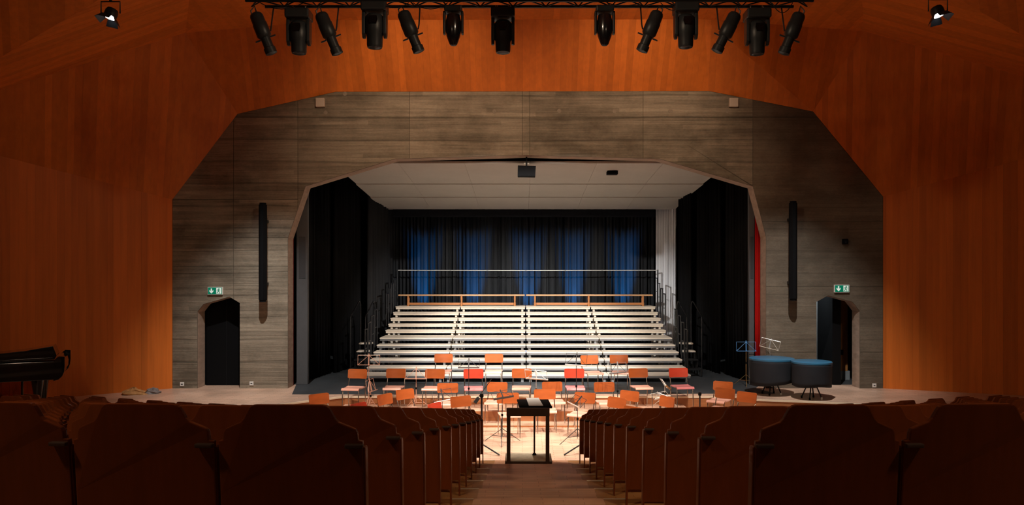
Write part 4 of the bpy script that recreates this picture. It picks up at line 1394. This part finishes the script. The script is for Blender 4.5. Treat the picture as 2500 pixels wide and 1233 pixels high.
# ------------------------------------------------------------------ conductor podium
zl = row_z(ROWS - 1) + 0.004
pd0, pd1 = 11.45, 12.0
pc = PX(1290.5, 11.45)
t = thing('podium', 'dark wooden conductor podium with a back rail in the aisle', 'podium', (pc, pd0, zl))
MB().box(-0.345, 0.345, 0.02, pd1 - pd0, 0.02, 0.115).build('platform', m_podium, t, 0.006)
MB().box(-0.335, 0.335, 0.03, pd1 - pd0 - 0.01, 0.115, 0.121).build('carpet', m_podtop, t)
xl, xr = PX(1237, 11.45) - pc, PX(1341.5, 11.45) - pc
zt = PZ(997, 11.45) - zl
MB().box(xl, xl + 0.055, 0.0, 0.06, 0.0, zt - 0.002).build('rail_post', m_podium, t, 0.004)
MB().box(xr - 0.055, xr, 0.0, 0.06, 0.0, zt - 0.002).build('rail_post', m_podium, t, 0.004)
MB().box(xl - 0.003, xr + 0.003, -0.004, 0.064, PZ(1016.5, 11.45) - zl, zt).build('rail_board', m_podium, t, 0.004)
for x in (-0.33, 0.28):
    MB().box(x, x + 0.05, 0.03, 0.08, 0, 0.02).build('foot', m_black, t)
    MB().box(x, x + 0.05, 0.45, 0.50, 0, 0.02).build('foot', m_black, t)

d = 11.86
t = thing('conductor_desk', 'black conductor music desk with open score, standing on the podium', 'music stand', (PX(1304.6, d), d, zl + 0.121))
zf = zl + 0.121
a0, a1 = P(1268, 993.5, 11.62), P(1348, 993.5, 11.62)
b0, b1 = P(1262, 975, 12.0), P(1338.6, 975, 12.0)
org = Vector((t.location.x, d, zf))
q = [a0 - org, a1 - org, b1 - org, b0 - org]
MB().add(q + [p - Vector((0, 0, 0.018)) for p in q], [(0, 1, 2, 3), (7, 6, 5, 4), (0, 4, 5, 1), (1, 5, 6, 2), (2, 6, 7, 3), (3, 7, 4, 0)]).build('desk_plate', m_black, t)
MB().bar(q[0] + Vector((0, -0.012, 0)), q[1] + Vector((0, -0.012, 0)), 0.03, 0.036).build('ledge', m_black, t)
MB().tube([(0, 0, 0.02), (0, 0, (q[0].z + q[3].z) / 2 - 0.02)], 0.013, 8).build('pole', m_podium, t)
MB().lathe([(0.035, 0), (0.03, 0.012), (0.018, 0.03)], 18).build('base', m_black, t)
un = (q[1] - q[0]).cross(q[3] - q[0]).normalized()


def onplate(u, v, lift):
    lo = q[0].lerp(q[1], u)
    hi = q[3].lerp(q[2], u)
    return lo.lerp(hi, v) + un * lift


sc = thing('sheet_music', 'white open score lying on the black conductor desk', 'sheet music', org)
w = [onplate(0.30, 0.06, 0.004), onplate(0.74, 0.02, 0.004), onplate(0.70, 1.08, 0.012), onplate(0.30, 1.08, 0.012)]
MB().add(w + [p + un * 0.004 for p in w], [(3, 2, 1, 0), (4, 5, 6, 7), (0, 1, 5, 4), (1, 2, 6, 5), (2, 3, 7, 6), (3, 0, 4, 7)]).build('page', m_paper, sc)
mb = MB()
for i in range(7):
    f0 = 0.14 + i * 0.11
    p = w[0].lerp(w[3], f0).lerp(w[1].lerp(w[2], f0), 0.1) + un * 0.0045
    r_ = w[0].lerp(w[3], f0).lerp(w[1].lerp(w[2], f0), 0.9) + un * 0.0045
    dv = (w[3] - w[0]).normalized() * 0.005
    mb.add([p, r_, r_ + dv, p + dv], [(0, 1, 2, 3)])
mb.build('staves', m_ink, sc, fix=False)

# ------------------------------------------------------------------ auditorium seats
PITCH = 0.556
half = [(0.125, 0.837), (0.138, 0.834), (0.148, 0.826), (0.156, 0.812), (0.170, 0.785), (0.182, 0.772), (0.200, 0.764), (0.228, 0.752), (0.244, 0.744), (0.251, 0.730), (0.253, 0.702), (0.270, 0.698), (0.270, 0.50), (0.270, 0.15)]
outl = [(x, z) for x, z in half[::-1]] + [(-x, z) for x, z in half]


def back_fn(a, b, tt):
    # the back leans slightly towards the rear at the top
    return Vector((a, tt - (b - 0.16) * 0.09 - 0.03 * (1 - (a / 0.26) ** 2) * 0.5, b))


mb = MB()
nS = len(outl)
me_back = MB().prism(outl, back_fn, -0.012, 0.012).mesh('backrest', m_seat, 0.004, 2)


def pan(u, v):
    return Vector(((u - 0.5) * 0.46, 0.03 + v * 0.40, 0.43 + 0.02 * v - 0.03 * math.sin(math.pi * v)))


pm = MB()
pm.prism([(0.035, 0.34), (0.055, 0.33), (0.10, 0.35), (0.115, 0.45), (0.10, 0.57), (0.075, 0.66), (0.055, 0.66), (0.075, 0.57), (0.085, 0.46), (0.072, 0.38)], lambda a, b, tt: Vector((tt, a - (b - 0.16) * 0.05, b)), -0.235, 0.235)
me_pan = pm.mesh('seat', m_seat, 0.004, 2)
me_post = MB().prism([(0.0, 0), (0.045, 0), (0.030, 0.30), (0.0, 0.66), (-0.01, 0.675), (-0.052, 0.675), (-0.025, 0.38)], lambda a, b, tt: Vector((tt, a, b)), -0.0075, 0.0075).mesh('side_post', m_seat, 0.005, 2)
me_cap = MB().box(-0.034, 0.034, -0.086, -0.0615, 0.676, 0.692).mesh('arm_cap', m_armcap, 0.005, 2)

ORD = ['nearest', 'second', 'third', 'fourth', 'fifth', 'sixth', 'seventh', 'eighth', 'ninth', 'tenth', 'eleventh']
NTH = ['first', 'second', 'third', 'fourth', 'fifth', 'sixth', 'seventh', 'eighth', 'ninth', 'tenth', 'eleventh', 'twelfth', 'thirteenth', 'fourteenth']
SKIP = set()
for k in range(ROWS):
    for s in (-1, 1):
        a0 = 0.585 if s < 0 else 0.86
        n = int((0.68 * row_d(k) - a0) / PITCH) + 1
        n = min(n, 12)
        x, d, dirv = a0, row_d(k), Vector((1, 0))
        for j in range(n):
            mid = a0 + (j + 0.5) * PITCH
            c = 0.030
            dc = row_d(k) + c * (mid - a0) ** 2
            slope = 2 * c * (mid - a0)
            ang = math.atan(slope)
            yaw = ang * s
            if mid > 7.4:
                break
            if (k, s, j) in SKIP:
                continue
            side = 'left' if s < 0 else 'right'
            lab = 'dark wooden theatre seat in the %s row %s of the aisle, %s from the aisle' % (ORD[k], side, NTH[j])
            t = thing('theatre_seat', lab, 'seat', (s * mid, dc, row_z(k)), yaw, 'dark wooden theatre seats')
            put('backrest', me_back, t)
            put('seat', me_pan, t)
            for e in ((-s,) if j < n - 1 else (-s, s)):
                po = put('side_post', me_post, t, (e * (PITCH / 2 - 0.0077), 0, 0))
                put('arm_cap', me_cap, po, (-e * 0.029, 0, 0))
